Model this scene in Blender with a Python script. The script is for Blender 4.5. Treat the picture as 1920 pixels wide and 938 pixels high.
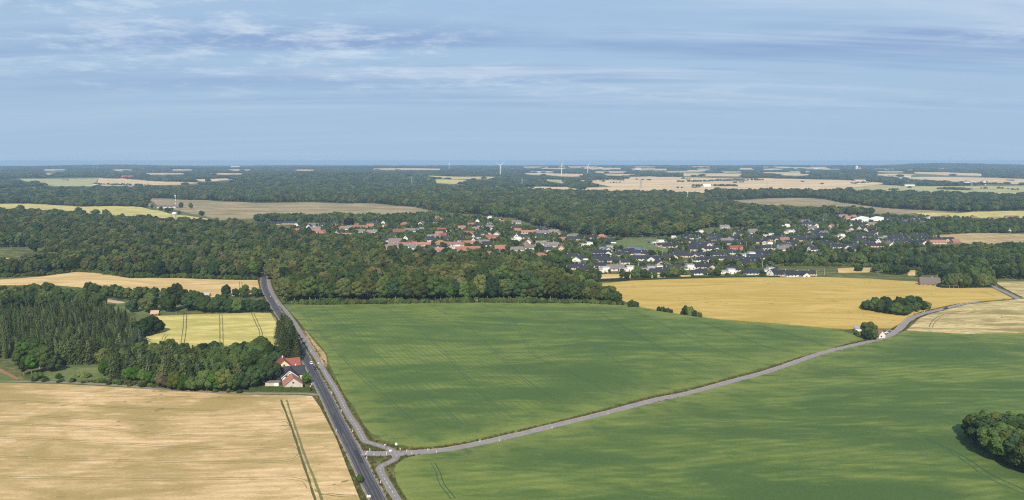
import bpy, bmesh, math, random
import numpy as np
from mathutils import Vector, Matrix
from mathutils.geometry import delaunay_2d_cdt

# ------------------------------------------------------------------ camera, sky, sun, exposure
scene = bpy.context.scene
for o in list(bpy.data.objects):
    bpy.data.objects.remove(o)
C = scene.collection
F, CX, CY, HOR, CAMZ = 1330.0, 960.0, 469.0, 302.0, 125.0      # focal length and frame in photo pixels, camera height
PITCH = math.atan((CY - HOR) / F)
cam_data = bpy.data.cameras.new('camera')
cam_data.sensor_width = 36.0
cam_data.lens = 36.0 * F / 1920.0
cam_data.clip_start, cam_data.clip_end = 1.0, 400000.0
cam = bpy.data.objects.new('camera', cam_data)
C.objects.link(cam)
cam.location = (0, 0, CAMZ)
cam.rotation_euler = (math.pi / 2 - PITCH, 0, 0)
scene.camera = cam

SUN_EL, SUN_AZ = math.radians(41), math.radians(184)             # azimuth clockwise from +Y
sun_vec = Vector((math.sin(SUN_AZ) * math.cos(SUN_EL), math.cos(SUN_AZ) * math.cos(SUN_EL), math.sin(SUN_EL)))
world = bpy.data.worlds.new('World')
scene.world = world
world.use_nodes = True
wn, wl = world.node_tree.nodes, world.node_tree.links
wn.clear()


def wnode(t, **kw):
    n = wn.new(t)
    for k, v in kw.items():
        setattr(n, k, v)
    return n


sky = wnode('ShaderNodeTexSky', sky_type='NISHITA', sun_disc=False)
sky.sun_elevation, sky.sun_rotation = SUN_EL, SUN_AZ
sky.altitude, sky.air_density, sky.dust_density, sky.ozone_density = 100, 1.0, 0.55, 3.2
tc = wnode('ShaderNodeTexCoord')
sep = wnode('ShaderNodeSeparateXYZ')
wl.new(tc.outputs['Generated'], sep.inputs[0])


def wmath(op, a, b=None, c=None):
    n = wnode('ShaderNodeMath', operation=op)
    for i, v in enumerate((a, b, c)):
        if v is None:
            continue
        if isinstance(v, (int, float)):
            n.inputs[i].default_value = v
        else:
            wl.new(v, n.inputs[i])
    return n.outputs[0]


zc = wmath('ADD', wmath('MAXIMUM', sep.outputs[2], 0.0), 0.085)
cxyz = wnode('ShaderNodeCombineXYZ')                              # the cloud sheet, seen in perspective
wl.new(wmath('DIVIDE', sep.outputs[0], zc), cxyz.inputs[0])
wl.new(wmath('DIVIDE', sep.outputs[1], zc), cxyz.inputs[1])


def wnoise(scale, sx, sy, detail, rough, dist, off=0.0):
    m = wnode('ShaderNodeMapping')
    m.inputs['Scale'].default_value = (sx, sy, 1)
    m.inputs['Location'].default_value = (off, off * 1.7, off)
    wl.new(cxyz.outputs[0], m.inputs[0])
    n = wnode('ShaderNodeTexNoise')
    n.inputs['Scale'].default_value = scale
    n.inputs['Detail'].default_value = detail
    n.inputs['Roughness'].default_value = rough
    n.inputs['Distortion'].default_value = dist
    wl.new(m.outputs[0], n.inputs['Vector'])
    return n.outputs['Fac']


def wramp(v, lo, hi):
    n = wnode('ShaderNodeMapRange', interpolation_type='SMOOTHSTEP')
    n.inputs['From Min'].default_value, n.inputs['From Max'].default_value = lo, hi
    wl.new(v, n.inputs[0])
    return n.outputs[0]


def wmix(fac, a, b, blend='MIX'):
    n = wnode('ShaderNodeMix', data_type='RGBA', blend_type=blend)
    for s, v in ((0, fac), (6, a), (7, b)):
        if isinstance(v, (int, float)):
            n.inputs[s].default_value = v
        elif isinstance(v, tuple):
            n.inputs[s].default_value = (*v, 1)
        else:
            wl.new(v, n.inputs[s])
    return n.outputs[2]


up = wramp(sep.outputs[2], 0.035, 0.15)
thick = wmath('SUBTRACT', 1.0, wmath('MULTIPLY', wramp(sep.outputs[2], 0.0, 0.5), 0.55))   # looking flat through the hazy air
col = wmix(thick, sky.outputs[0], (2.98, 4.18, 5.65))
clear = wramp(wnoise(0.5, 0.30, 1.0, 4, 0.5, 0.3, 3.0), 0.50, 0.72)            # gaps of clearer blue
band = wramp(wnoise(0.75, 0.26, 1.5, 5, 0.55, 0.5, 21.0), 0.44, 0.66)          # long shaded streaks
pale = wramp(wnoise(0.9, 0.25, 1.7, 6, 0.6, 0.4, 43.0), 0.48, 0.72)            # long pale streaks
puff = wramp(wnoise(2.6, 0.9, 1.15, 9, 0.70, 0.15, 9.0), 0.47, 0.70)             # broken bright tufts
patch = wramp(wnoise(0.5, 0.45, 1.2, 3, 0.5, 0.2, 58.0), 0.38, 0.60)
col = wmix(wmath('MULTIPLY', clear, wmath('MULTIPLY', up, 0.9)), col, (2.25, 4.75, 7.4))
col = wmix(wmath('MULTIPLY', band, wmath('MULTIPLY', up, 0.95)), col, (2.15, 3.20, 5.10))
col = wmix(wmath('MULTIPLY', pale, wmath('ADD', wmath('MULTIPLY', up, 0.75), 0.16)), col, (4.4, 5.3, 6.5))
col = wmix(wmath('MULTIPLY', wmath('MULTIPLY', puff, patch), wmath('MULTIPLY', up, 0.62)), col, (5.4, 6.2, 7.0))
bg = wnode('ShaderNodeBackground')
bg.inputs['Strength'].default_value = 0.10
wl.new(col, bg.inputs['Color'])
wo = wnode('ShaderNodeOutputWorld')
wl.new(bg.outputs[0], wo.inputs[0])

sun_data = bpy.data.lights.new('sun', 'SUN')
sun_data.energy, sun_data.angle, sun_data.color = 4.5, math.radians(0.53), (1.0, 0.885, 0.72)
sun = bpy.data.objects.new('sun', sun_data)
C.objects.link(sun)
sun.rotation_euler = (-sun_vec).to_track_quat('-Z', 'Y').to_euler()
sun.location = (0, -200, 400)

vs = scene.view_settings
vs.view_transform, vs.look, vs.gamma, vs.use_curve_mapping = 'Standard', 'None', 1.0, False
vs.exposure = 0.35
scene.cycles.use_denoising = False
scene.cycles.use_adaptive_sampling = False
scene.cycles.pixel_filter_type = 'BLACKMAN_HARRIS'
scene.cycles.filter_width = 1.2
scene.cycles.max_bounces = 6
scene.cycles.diffuse_bounces = 2
scene.cycles.glossy_bounces = 2
scene.cycles.transmission_bounces = 3
scene.cycles.volume_bounces = 0
scene.cycles.transparent_max_bounces = 6

rnd = random.Random(7)
rng = np.random.default_rng(7)


# ------------------------------------------------------------------ the lie of the land
def sst(a, b, x):
    t = np.clip((x - a) / (b - a), 0, 1)
    return t * t * (3 - 2 * t)


HILLS = [(-1250, 4600, 26, 800, 900), (5400, 9000, 34, 420, 1100), (6050, 9300, 31, 480, 1100), (6900, 9000, 27, 700, 1300), (7700, 9000, 32, 500, 1300),
         (4350, 9200, 22, 420, 900), (3700, 9600, 16, 400, 900), (-5300, 9300, 26, 700, 1200), (-1800, 7600, 14, 900, 900),
         (2300, 10500, 12, 1500, 900), (-160, 640, 2.5, 90, 70), (230, 640, 2.0, 120, 60)]


def hgt(x, y):
    x, y = np.asarray(x, float), np.asarray(y, float)
    d = np.hypot(x, y)
    z = 36 * sst(2300, 9000, d) - 75 * sst(12500, 16500, d)
    z = z + 0.9 * np.sin(x / 61 + 1.3) * np.sin(y / 47 + 0.4) + 0.7 * np.sin(x / 38 - y / 52 + 2.0)
    far = sst(1500, 4500, d)
    z = z + far * (5 * np.sin(x / 410 + 0.7) * np.cos(y / 530 + 1.1) + 4 * np.sin(x / 700 - y / 380))
    for hx, hy, a, sx, sy in HILLS:
        z = z + a * np.exp(-((x - hx) / sx) ** 2 - ((y - hy) / sy) ** 2)
    return z


_T = np.concatenate([np.geomspace(60, 16400, 700)])


def ground_at(px, py):
    """Where the line of sight through a photo pixel meets the land."""
    cx, cy = (px - CX) / F, -(py - CY) / F
    dx, dy, dz = cx, math.cos(PITCH) + cy * math.sin(PITCH), -math.sin(PITCH) + cy * math.cos(PITCH)
    xs, ys, zs = dx * _T, dy * _T, CAMZ + dz * _T
    under = np.nonzero(zs < hgt(xs, ys))[0]
    if len(under) == 0:
        t = 16400.0
        return Vector((dx * t, dy * t, float(hgt(dx * t, dy * t))))
    i = max(1, under[0])
    a, b = _T[i - 1], _T[i]
    for _ in range(24):
        m = (a + b) / 2
        if CAMZ + dz * m < float(hgt(dx * m, dy * m)):
            b = m
        else:
            a = m
    return Vector((dx * b, dy * b, float(hgt(dx * b, dy * b))))


def line_at(pts):
    return [ground_at(*p) for p in pts]


def px_per_m(p):
    return F / max(1.0, p.y)


# ------------------------------------------------------------------ materials
def mat_new(name):
    m = bpy.data.materials.new(name)
    m.use_nodes = True
    nt = m.node_tree
    nt.nodes.clear()
    return m, nt


class NT:
    def __init__(s, nt):
        s.nt, s.n, s.l = nt, nt.nodes, nt.links

    def node(s, t, **kw):
        n = s.n.new(t)
        for k, v in kw.items():
            setattr(n, k, v)
        return n

    def put(s, sock, v):
        if isinstance(v, (int, float)):
            sock.default_value = v
        elif isinstance(v, tuple):
            sock.default_value = (*v, 1) if len(sock.default_value) == 4 else v
        else:
            s.l.new(v, sock)

    def math(s, op, a, b=0.0):
        n = s.node('ShaderNodeMath', operation=op)
        s.put(n.inputs[0], a)
        s.put(n.inputs[1], b)
        return n.outputs[0]

    def noise(s, vec, scale, detail=3, rough=0.55, dist=0.0, sc=(1, 1, 1), rot=0.0, loc=0.0):
        m = s.node('ShaderNodeMapping')
        m.inputs['Scale'].default_value = sc
        m.inputs['Rotation'].default_value = (0, 0, rot)
        m.inputs['Location'].default_value = (loc, loc * 0.37, 0)
        s.l.new(vec, m.inputs[0])
        n = s.node('ShaderNodeTexNoise')
        n.inputs['Scale'].default_value, n.inputs['Detail'].default_value = scale, detail
        n.inputs['Roughness'].default_value, n.inputs['Distortion'].default_value = rough, dist
        s.l.new(m.outputs[0], n.inputs['Vector'])
        return n.outputs['Fac']

    def ramp(s, v, lo, hi):
        n = s.node('ShaderNodeMapRange', interpolation_type='SMOOTHSTEP')
        n.inputs['From Min'].default_value, n.inputs['From Max'].default_value = lo, hi
        s.l.new(v, n.inputs[0])
        return n.outputs[0]

    def lin(s, v, lo, hi):
        n = s.node('ShaderNodeMapRange')
        n.inputs['To Min'].default_value, n.inputs['To Max'].default_value = lo, hi
        s.l.new(v, n.inputs[0])
        return n.outputs[0]

    def mix(s, f, a, b, blend='MIX'):
        n = s.node('ShaderNodeMix', data_type='RGBA', blend_type=blend)
        s.put(n.inputs[0], f)
        s.put(n.inputs[6], a)
        s.put(n.inputs[7], b)
        return n.outputs[2]

    def mul(s, c, v):
        n = s.node('ShaderNodeVectorMath', operation='SCALE')
        s.put(n.inputs[0], c)
        s.put(n.inputs[3], v)
        return n.outputs[0]


MATS = {}


def surf(name, color, rough=0.8, metal=0.0, spec=0.3, var=0.12, scale=0.6, bump=0.0):
    """A plain surface with some mottling and wear."""
    if name in MATS:
        return MATS[name]
    m, nt = mat_new(name)
    t = NT(nt)
    g = t.node('ShaderNodeNewGeometry')
    oi = t.node('ShaderNodeObjectInfo')
    n1 = t.noise(g.outputs['Position'], scale, 5, 0.6)
    n2 = t.noise(g.outputs['Position'], scale * 7, 3, 0.6, loc=3)
    v = t.math('ADD', t.lin(n1, 1 - 1.6 * var, 1 + 1.6 * var), t.lin(n2, -0.7 * var, 0.7 * var))
    v = t.math('MULTIPLY', v, t.lin(oi.outputs['Random'], 1 - var, 1 + var))
    p = t.node('ShaderNodeBsdfPrincipled')
    rgb = t.node('ShaderNodeRGB')
    rgb.outputs[0].default_value = (*color, 1)
    t.l.new(t.mul(rgb.outputs[0], v), p.inputs['Base Color'])
    p.inputs['Roughness'].default_value, p.inputs['Metallic'].default_value = rough, metal
    p.inputs['Specular IOR Level'].default_value = spec
    if bump:
        b = t.node('ShaderNodeBump')
        b.inputs['Strength'].default_value, b.inputs['Distance'].default_value = bump, 0.05
        t.l.new(n2, b.inputs['Height'])
        t.l.new(b.outputs[0], p.inputs['Normal'])
    o = t.node('ShaderNodeOutputMaterial')
    t.l.new(p.outputs[0], o.inputs[0])
    MATS[name] = m
    return m


def crop(name, dark, mid, light, patch=1 / 70., rot=0.0, stretch=4.0, seed=0.0, rows=0.0, row_rot=0.0, spots=None, contrast=1.0, headland=0.0):
    """A crop stand: broad tonal drifts, finer streaks, grain of single plants, optional drill rows and weedy spots."""
    m, nt = mat_new(name)
    t = NT(nt)
    P = t.node('ShaderNodeNewGeometry').outputs['Position']
    big = t.noise(P, patch, 4, 0.6, 0.8, (1, stretch, 1), rot, seed)
    med = t.noise(P, patch * 5, 4, 0.6, 0.6, (1, stretch * 1.3, 1), rot, seed + 5)
    fine = t.noise(P, 0.8, 3, 0.7, 0.0, (1, 1.2, 1), rot, seed + 9)
    grain = t.noise(P, 2.6, 2, 0.7, 0.0, (1, 1, 1), rot, seed + 2)
    c = t.mix(t.ramp(big, 0.36, 0.64), dark, mid)
    c = t.mix(t.math('MULTIPLY', t.ramp(t.math('ADD', t.math('MULTIPLY', big, 0.55), t.math('MULTIPLY', med, 0.45)), 0.46, 0.68), contrast), c, light)
    c = t.mix(t.math('MULTIPLY', t.ramp(med, 0.52, 0.30), 0.5), c, dark)
    if rows:
        w = t.node('ShaderNodeTexWave', wave_type='BANDS', bands_direction='X')
        mp = t.node('ShaderNodeMapping')
        mp.inputs['Rotation'].default_value = (0, 0, row_rot)
        t.l.new(P, mp.inputs[0])
        t.l.new(mp.outputs[0], w.inputs['Vector'])
        w.inputs['Scale'].default_value, w.inputs['Distortion'].default_value = rows, 1.2
        w.inputs['Detail Scale'].default_value = 0.4
        c = t.mix(t.math('MULTIPLY', w.outputs['Fac'], 0.38), c, dark)
    if spots:
        s = t.noise(P, 1 / 9., 4, 0.7, 0.3, (1, 2.2, 1), rot, seed + 31)
        s2 = t.noise(P, 1 / 60., 2, 0.5, 0.0, (1, 1, 1), 0, seed + 41)
        c = t.mix(t.math('MULTIPLY', t.ramp(s, 0.61, 0.68), t.ramp(s2, 0.47, 0.60)), c, spots)
    ed = t.node('ShaderNodeAttribute', attribute_name='edge')              # thin, trampled headland
    em = t.math('MULTIPLY', ed.outputs['Fac'], t.ramp(t.noise(P, 1 / 14., 4, 0.6, 0.4, (1, 2, 1), rot, seed + 51), 0.30, 0.62))
    c = t.mix(t.math('MULTIPLY', em, headland), c, light)
    v = t.math('ADD', t.lin(fine, 0.72, 1.22), t.lin(grain, -0.22, 0.22))
    c = t.mul(c, v)
    p = t.node('ShaderNodeBsdfPrincipled')
    t.l.new(c, p.inputs['Base Color'])
    p.inputs['Roughness'].default_value = 0.85
    p.inputs['Specular IOR Level'].default_value = 0.08
    b = t.node('ShaderNodeBump')
    b.inputs['Strength'].default_value, b.inputs['Distance'].default_value = 0.7, 0.5
    t.l.new(t.math('ADD', t.math('MULTIPLY', fine, 0.5), t.math('MULTIPLY', grain, 0.35)), b.inputs['Height'])
    t.l.new(b.outputs[0], p.inputs['Normal'])
    o = t.node('ShaderNodeOutputMaterial')
    t.l.new(p.outputs[0], o.inputs[0])
    MATS[name] = m
    return m


def leaf(name, c1, c2, c3=None, trans=0.22):
    """Foliage: every tree its own tone between c1 and c2 (c3 for a few), mottled within the crown."""
    m, nt = mat_new(name)
    t = NT(nt)
    oi = t.node('ShaderNodeObjectInfo')
    P = t.node('ShaderNodeNewGeometry').outputs['Position']
    big = t.noise(oi.outputs['Location'], 1 / 60., 2, 0.5)
    f = t.math('ADD', t.math('MULTIPLY', oi.outputs['Random'], 0.75), t.math('MULTIPLY', t.ramp(big, 0.35, 0.65), 0.25))
    c = t.mix(f, c1, c2)
    if c3:
        r2 = t.math('FRACT', t.math('MULTIPLY', oi.outputs['Random'], 17.31))
        c = t.mix(t.ramp(r2, 0.72, 0.92), c, c3)
    v = t.math('ADD', t.lin(t.noise(P, 0.45, 3, 0.6), 0.72, 1.28), t.lin(t.noise(P, 3.1, 2, 0.6), -0.14, 0.14))
    v = t.math('MULTIPLY', v, t.lin(t.math('FRACT', t.math('MULTIPLY', oi.outputs['Random'], 7.77)), 0.55, 1.38))
    c = t.mul(c, v)
    d = t.node('ShaderNodeBsdfDiffuse')
    t.l.new(c, d.inputs['Color'])
    tr = t.node('ShaderNodeBsdfTranslucent')
    t.l.new(c, tr.inputs['Color'])
    mx = t.node('ShaderNodeMixShader')
    mx.inputs[0].default_value = trans
    t.l.new(d.outputs[0], mx.inputs[1])
    t.l.new(tr.outputs[0], mx.inputs[2])
    o = t.node('ShaderNodeOutputMaterial')
    t.l.new(mx.outputs[0], o.inputs[0])
    MATS[name] = m
    return m


leaf('leaf_beech', (0.130, 0.148, 0.044), (0.080, 0.108, 0.036), (0.135, 0.132, 0.050))
leaf('leaf_green', (0.095, 0.142, 0.038), (0.064, 0.108, 0.034), (0.135, 0.160, 0.044))
leaf('leaf_shrub', (0.100, 0.150, 0.036), (0.070, 0.112, 0.034), (0.150, 0.160, 0.050))
leaf('leaf_dark', (0.056, 0.094, 0.032), (0.040, 0.074, 0.031), (0.078, 0.108, 0.034))
leaf('leaf_bright', (0.085, 0.170, 0.022), (0.060, 0.130, 0.020))
leaf('leaf_pale', (0.170, 0.200, 0.075), (0.130, 0.175, 0.055))
leaf('leaf_copper', (0.022, 0.016, 0.028), (0.030, 0.016, 0.022))
leaf('leaf_dry', (0.140, 0.120, 0.068), (0.110, 0.100, 0.055))
leaf('leaf_yellow', (0.30, 0.30, 0.03), (0.26, 0.27, 0.03))
leaf('needle_olive', (0.090, 0.122, 0.042), (0.066, 0.096, 0.038), (0.115, 0.135, 0.060), 0.12)
leaf('needle_dark', (0.050, 0.074, 0.032), (0.062, 0.084, 0.034), (0.078, 0.094, 0.040), 0.10)
leaf('needle_blue', (0.095, 0.125, 0.105), (0.075, 0.105, 0.085), None, 0.10)
surf('bark', (0.10, 0.085, 0.065), 0.9, var=0.25, scale=2.0)
surf('bark_pale', (0.21, 0.19, 0.16), 0.9, var=0.25, scale=2.0)

crop('green_wheat', (0.070, 0.116, 0.035), (0.104, 0.160, 0.040), (0.190, 0.225, 0.060), 1 / 130., 0.10, 2.8, 1.0, 0.085, -0.468, contrast=0.95, headland=0.85)
crop('green_wheat_b', (0.067, 0.112, 0.035), (0.104, 0.160, 0.040), (0.190, 0.225, 0.060), 1 / 110., -0.05, 3.4, 23.0, 0.06, 1.35, contrast=1.0, headland=0.85)
crop('ripe_barley', (0.345, 0.258, 0.105), (0.580, 0.410, 0.208), (0.680, 0.492, 0.282), 1 / 60., -0.02, 2.2, 4.0, 0.07, 1.52, spots=(0.10, 0.12, 0.04))
crop('golden_crop', (0.400, 0.290, 0.072), (0.500, 0.365, 0.105), (0.540, 0.365, 0.135), 1 / 80., 0.05, 4.5, 8.0, spots=(0.12, 0.12, 0.03), contrast=0.7)
crop('pale_crop', (0.370, 0.330, 0.100), (0.520, 0.450, 0.150), (0.640, 0.540, 0.220), 1 / 60., 0.0, 3.5, 11.0)
crop('wheat_patchy', (0.250, 0.215, 0.085), (0.470, 0.380, 0.170), (0.640, 0.510, 0.280), 1 / 45., 0.1, 4.0, 14.0, spots=(0.10, 0.12, 0.04))
crop('tan_crop', (0.470, 0.335, 0.140), (0.600, 0.430, 0.200), (0.660, 0.490, 0.260), 1 / 80., 0.0, 3.0, 17.0)
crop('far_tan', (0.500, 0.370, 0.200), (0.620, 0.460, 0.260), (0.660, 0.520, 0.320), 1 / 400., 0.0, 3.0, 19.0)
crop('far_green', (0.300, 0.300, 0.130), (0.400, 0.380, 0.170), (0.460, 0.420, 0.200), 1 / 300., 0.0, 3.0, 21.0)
crop('olive_meadow', (0.215, 0.185, 0.090), (0.310, 0.250, 0.140), (0.420, 0.320, 0.200), 1 / 120., 0.0, 3.0, 25.0)
crop('stubble', (0.330, 0.250, 0.120), (0.470, 0.350, 0.170), (0.540, 0.410, 0.220), 1 / 60., 0.0, 3.0, 27.0, 0.022, 1.0)
crop('lawn_grass', (0.095, 0.130, 0.042), (0.130, 0.165, 0.055), (0.190, 0.205, 0.085), 1 / 25., 0.3, 2.0, 29.0)
crop('rough_grass', (0.070, 0.090, 0.028), (0.115, 0.130, 0.040), (0.220, 0.190, 0.085), 1 / 18., 0.2, 1.5, 33.0)
crop('dry_grass', (0.270, 0.200, 0.090), (0.400, 0.300, 0.140), (0.500, 0.390, 0.200), 1 / 12., 0.2, 1.5, 35.0)
surf('track_soil', (0.105, 0.110, 0.040), 0.95, var=0.45, scale=0.4)
surf('track_tan', (0.175, 0.150, 0.060), 0.95, var=0.35, scale=0.4)
surf('track_green', (0.040, 0.085, 0.034), 0.95, var=0.3, scale=0.4)
surf('asphalt_new', (0.070, 0.067, 0.074), 0.75, var=0.22, scale=0.25, bump=0.3)
surf('asphalt_old', (0.215, 0.196, 0.198), 0.85, var=0.2, scale=0.3, bump=0.3)
surf('gravel', (0.270, 0.230, 0.175), 0.95, var=0.3, scale=0.8)
surf('soil_red', (0.270, 0.150, 0.085), 0.95, var=0.3, scale=0.5)
surf('paint_white', (0.70, 0.70, 0.68), 0.6, var=0.12, scale=1.0)
surf('paint_worn', (0.42, 0.41, 0.39), 0.7, var=0.3, scale=0.5)
surf('sand', (0.50, 0.37, 0.26), 0.95, var=0.2, scale=0.3)

# ------------------------------------------------------------------ building helpers
def link(name, mesh, parent=None, loc=None):
    o = bpy.data.objects.new(name, mesh)
    C.objects.link(o)
    if parent is not None:
        o.parent = parent
    if loc is not None:
        o.location = loc
    return o


def tag(o, label, cat=None, group=None, kind=None):
    o['label'] = label
    if cat:
        o['category'] = cat
    if group:
        o['group'] = group
    if kind:
        o['kind'] = kind
    return o


def empty(name, loc, rz=0.0, scale=1.0):
    o = bpy.data.objects.new(name, None)
    C.objects.link(o)
    o.location = loc
    o.rotation_euler = (0, 0, rz)
    o.scale = (scale,) * 3 if isinstance(scale, (int, float)) else scale
    o.empty_display_size = 0.5
    return o


def copy_tree(o, parent=None):
    c = o.copy()
    C.objects.link(c)
    c.parent = parent
    for ch in o.children:
        copy_tree(ch, c)
    return c


def mesh_np(name, v, quads=None, tris=None, mat=None, smooth=False):
    m = bpy.data.meshes.new(name)
    faces = []
    v = np.asarray(v, np.float32)
    loops, starts, tot = [], [], 0
    parts = []
    if quads is not None and len(quads):
        parts.append((np.asarray(quads, np.int32), 4))
    if tris is not None and len(tris):
        parts.append((np.asarray(tris, np.int32), 3))
    m.vertices.add(len(v))
    m.vertices.foreach_set('co', v.ravel())
    nl = sum(a.size for a, k in parts)
    npoly = sum(len(a) for a, k in parts)
    m.loops.add(nl)
    m.loops.foreach_set('vertex_index', np.concatenate([a.ravel() for a, k in parts]))
    m.polygons.add(npoly)
    st = []
    off = 0
    for a, k in parts:
        st.append(off + np.arange(len(a)) * k)
        off += a.size
    m.polygons.foreach_set('loop_start', np.concatenate(st).astype(np.int32))
    m.update(calc_edges=True)
    m.validate()
    if mat:
        m.materials.append(MATS[mat] if isinstance(mat, str) else mat)
    if smooth:
        m.polygons.foreach_set('use_smooth', np.ones(npoly, bool))
    return m


class MB:
    """Collects boxes, prisms and tubes into one mesh."""
    def __init__(s):
        s.v, s.f = [], []

    def add(s, vs_, fs):
        k = len(s.v)
        s.v += [tuple(a) for a in vs_]
        s.f += [tuple(i + k for i in f) for f in fs]
        return s

    def box(s, c, d, rz=0.0):
        x, y, z = d[0] / 2, d[1] / 2, d[2] / 2
        ca, sa = math.cos(rz), math.sin(rz)
        vs_ = []
        for i in range(8):
            a, b, e = (x if i & 1 else -x), (y if i & 2 else -y), (z if i & 4 else -z)
            vs_.append((c[0] + a * ca - b * sa, c[1] + a * sa + b * ca, c[2] + e))
        return s.add(vs_, [(0, 2, 3, 1), (4, 5, 7, 6), (0, 1, 5, 4), (1, 3, 7, 5), (3, 2, 6, 7), (2, 0, 4, 6)])

    def prism(s, prof, axis, a, b):
        """A closed outline (list of 2-D points) extruded along x or y from a to b."""
        n = len(prof)
        vs_ = []
        for e in (a, b):
            for u, w in prof:
                vs_.append((e, u, w) if axis == 'x' else (u, e, w))
        fs = [(i, (i + 1) % n, n + (i + 1) % n, n + i) for i in range(n)]
        return s.add(vs_, fs + [tuple(range(n))[::-1], tuple(range(n, 2 * n))])

    def tube(s, pts, radii, n=7):
        rings = []
        for i, p in enumerate(pts):
            p = Vector(p)
            q = Vector(pts[min(i + 1, len(pts) - 1)]) - Vector(pts[max(i - 1, 0)])
            q.normalize()
            u = q.cross(Vector((0, 1, 0)) if abs(q.y) < 0.9 else Vector((1, 0, 0))).normalized()
            w = q.cross(u)
            rings.append([p + (u * math.cos(6.2832 * k / n) + w * math.sin(6.2832 * k / n)) * radii[i] for k in range(n)])
        vs_ = [a for r in rings for a in r]
        fs = []
        for i in range(len(pts) - 1):
            for k in range(n):
                a, b = i * n + k, i * n + (k + 1) % n
                fs.append((a, b, b + n, a + n))
        fs += [tuple(range(n))[::-1], tuple(range(len(vs_) - n, len(vs_)))]
        return s.add(vs_, fs)

    def mesh(s, name, mat, smooth=False):
        m = bpy.data.meshes.new(name)
        m.from_pydata(s.v, [], s.f)
        m.update()
        bm = bmesh.new()
        bm.from_mesh(m)
        bmesh.ops.recalc_face_normals(bm, faces=bm.faces)
        bm.to_mesh(m)
        bm.free()
        m.materials.append(MATS[mat])
        if smooth:
            m.polygons.foreach_set('use_smooth', np.ones(len(m.polygons), bool))
        return m

    def build(s, name, mat, parent=None, loc=None, smooth=False):
        return link(name, s.mesh(name, mat, smooth), parent, loc)


def inside(poly, x, y):
    x, y = np.asarray(x), np.asarray(y)
    r = np.zeros(x.shape, bool)
    n = len(poly)
    for i in range(n):
        x1, y1 = poly[i][0], poly[i][1]
        x2, y2 = poly[(i + 1) % n][0], poly[(i + 1) % n][1]
        if y1 == y2:
            continue
        r ^= ((y1 > y) != (y2 > y)) & (x < (x2 - x1) * (y - y1) / (y2 - y1) + x1)
    return r


def resample(pts, step):
    out = []
    for i in range(len(pts) - 1):
        a, b = Vector(pts[i]), Vector(pts[i + 1])
        n = max(1, int((b - a).length / step))
        out += [a.lerp(b, k / n) for k in range(n)]
    return out + [Vector(pts[-1])]


def smooth_line(pts, step=4.0):
    """Catmull-Rom through ground points, resampled, laid on the land."""
    P = [Vector((p[0], p[1])) for p in pts]
    P = [P[0] * 2 - P[1]] + P + [P[-1] * 2 - P[-2]]
    dense = []
    for i in range(1, len(P) - 2):
        p0, p1, p2, p3 = P[i - 1:i + 3]
        n = max(2, int((p2 - p1).length / step) + 1)
        for k in range(n):
            t = k / n
            dense.append(0.5 * ((2 * p1) + (p2 - p0) * t + (2 * p0 - 5 * p1 + 4 * p2 - p3) * t * t + (3 * p1 - p0 - 3 * p2 + p3) * t ** 3))
    dense.append(P[-2])
    return dense


def ribbon(name, line, width, lift, mat, parent=None, off=0.0, ragged=0.0, a=0, b=None):
    L = line[a:b]
    vv, ff = [], []
    for i, p in enumerate(L):
        d = (L[min(i + 1, len(L) - 1)] - L[max(i - 1, 0)]).normalized()
        nrm = Vector((-d.y, d.x))
        for k in (-1, 1):
            q = p + nrm * (off + k * width / 2 * (1 + (rnd.uniform(-ragged, ragged) if ragged else 0)))
            vv.append((q.x, q.y, float(hgt(q.x, q.y)) + lift))
        if i:
            j = 2 * i
            ff.append((j - 2, j, j + 1, j - 1))
    m = bpy.data.meshes.new(name)
    m.from_pydata(vv, [], ff)
    m.materials.append(MATS[mat])
    m.update()
    o = link(name, m, parent)
    return o


def nth(i):
    return '%d%s' % (i, 'th' if 10 <= i % 100 <= 20 else {1: 'st', 2: 'nd', 3: 'rd'}.get(i % 10, 'th'))


FIELDS = []          # ground outlines that stay free of trees


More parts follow.
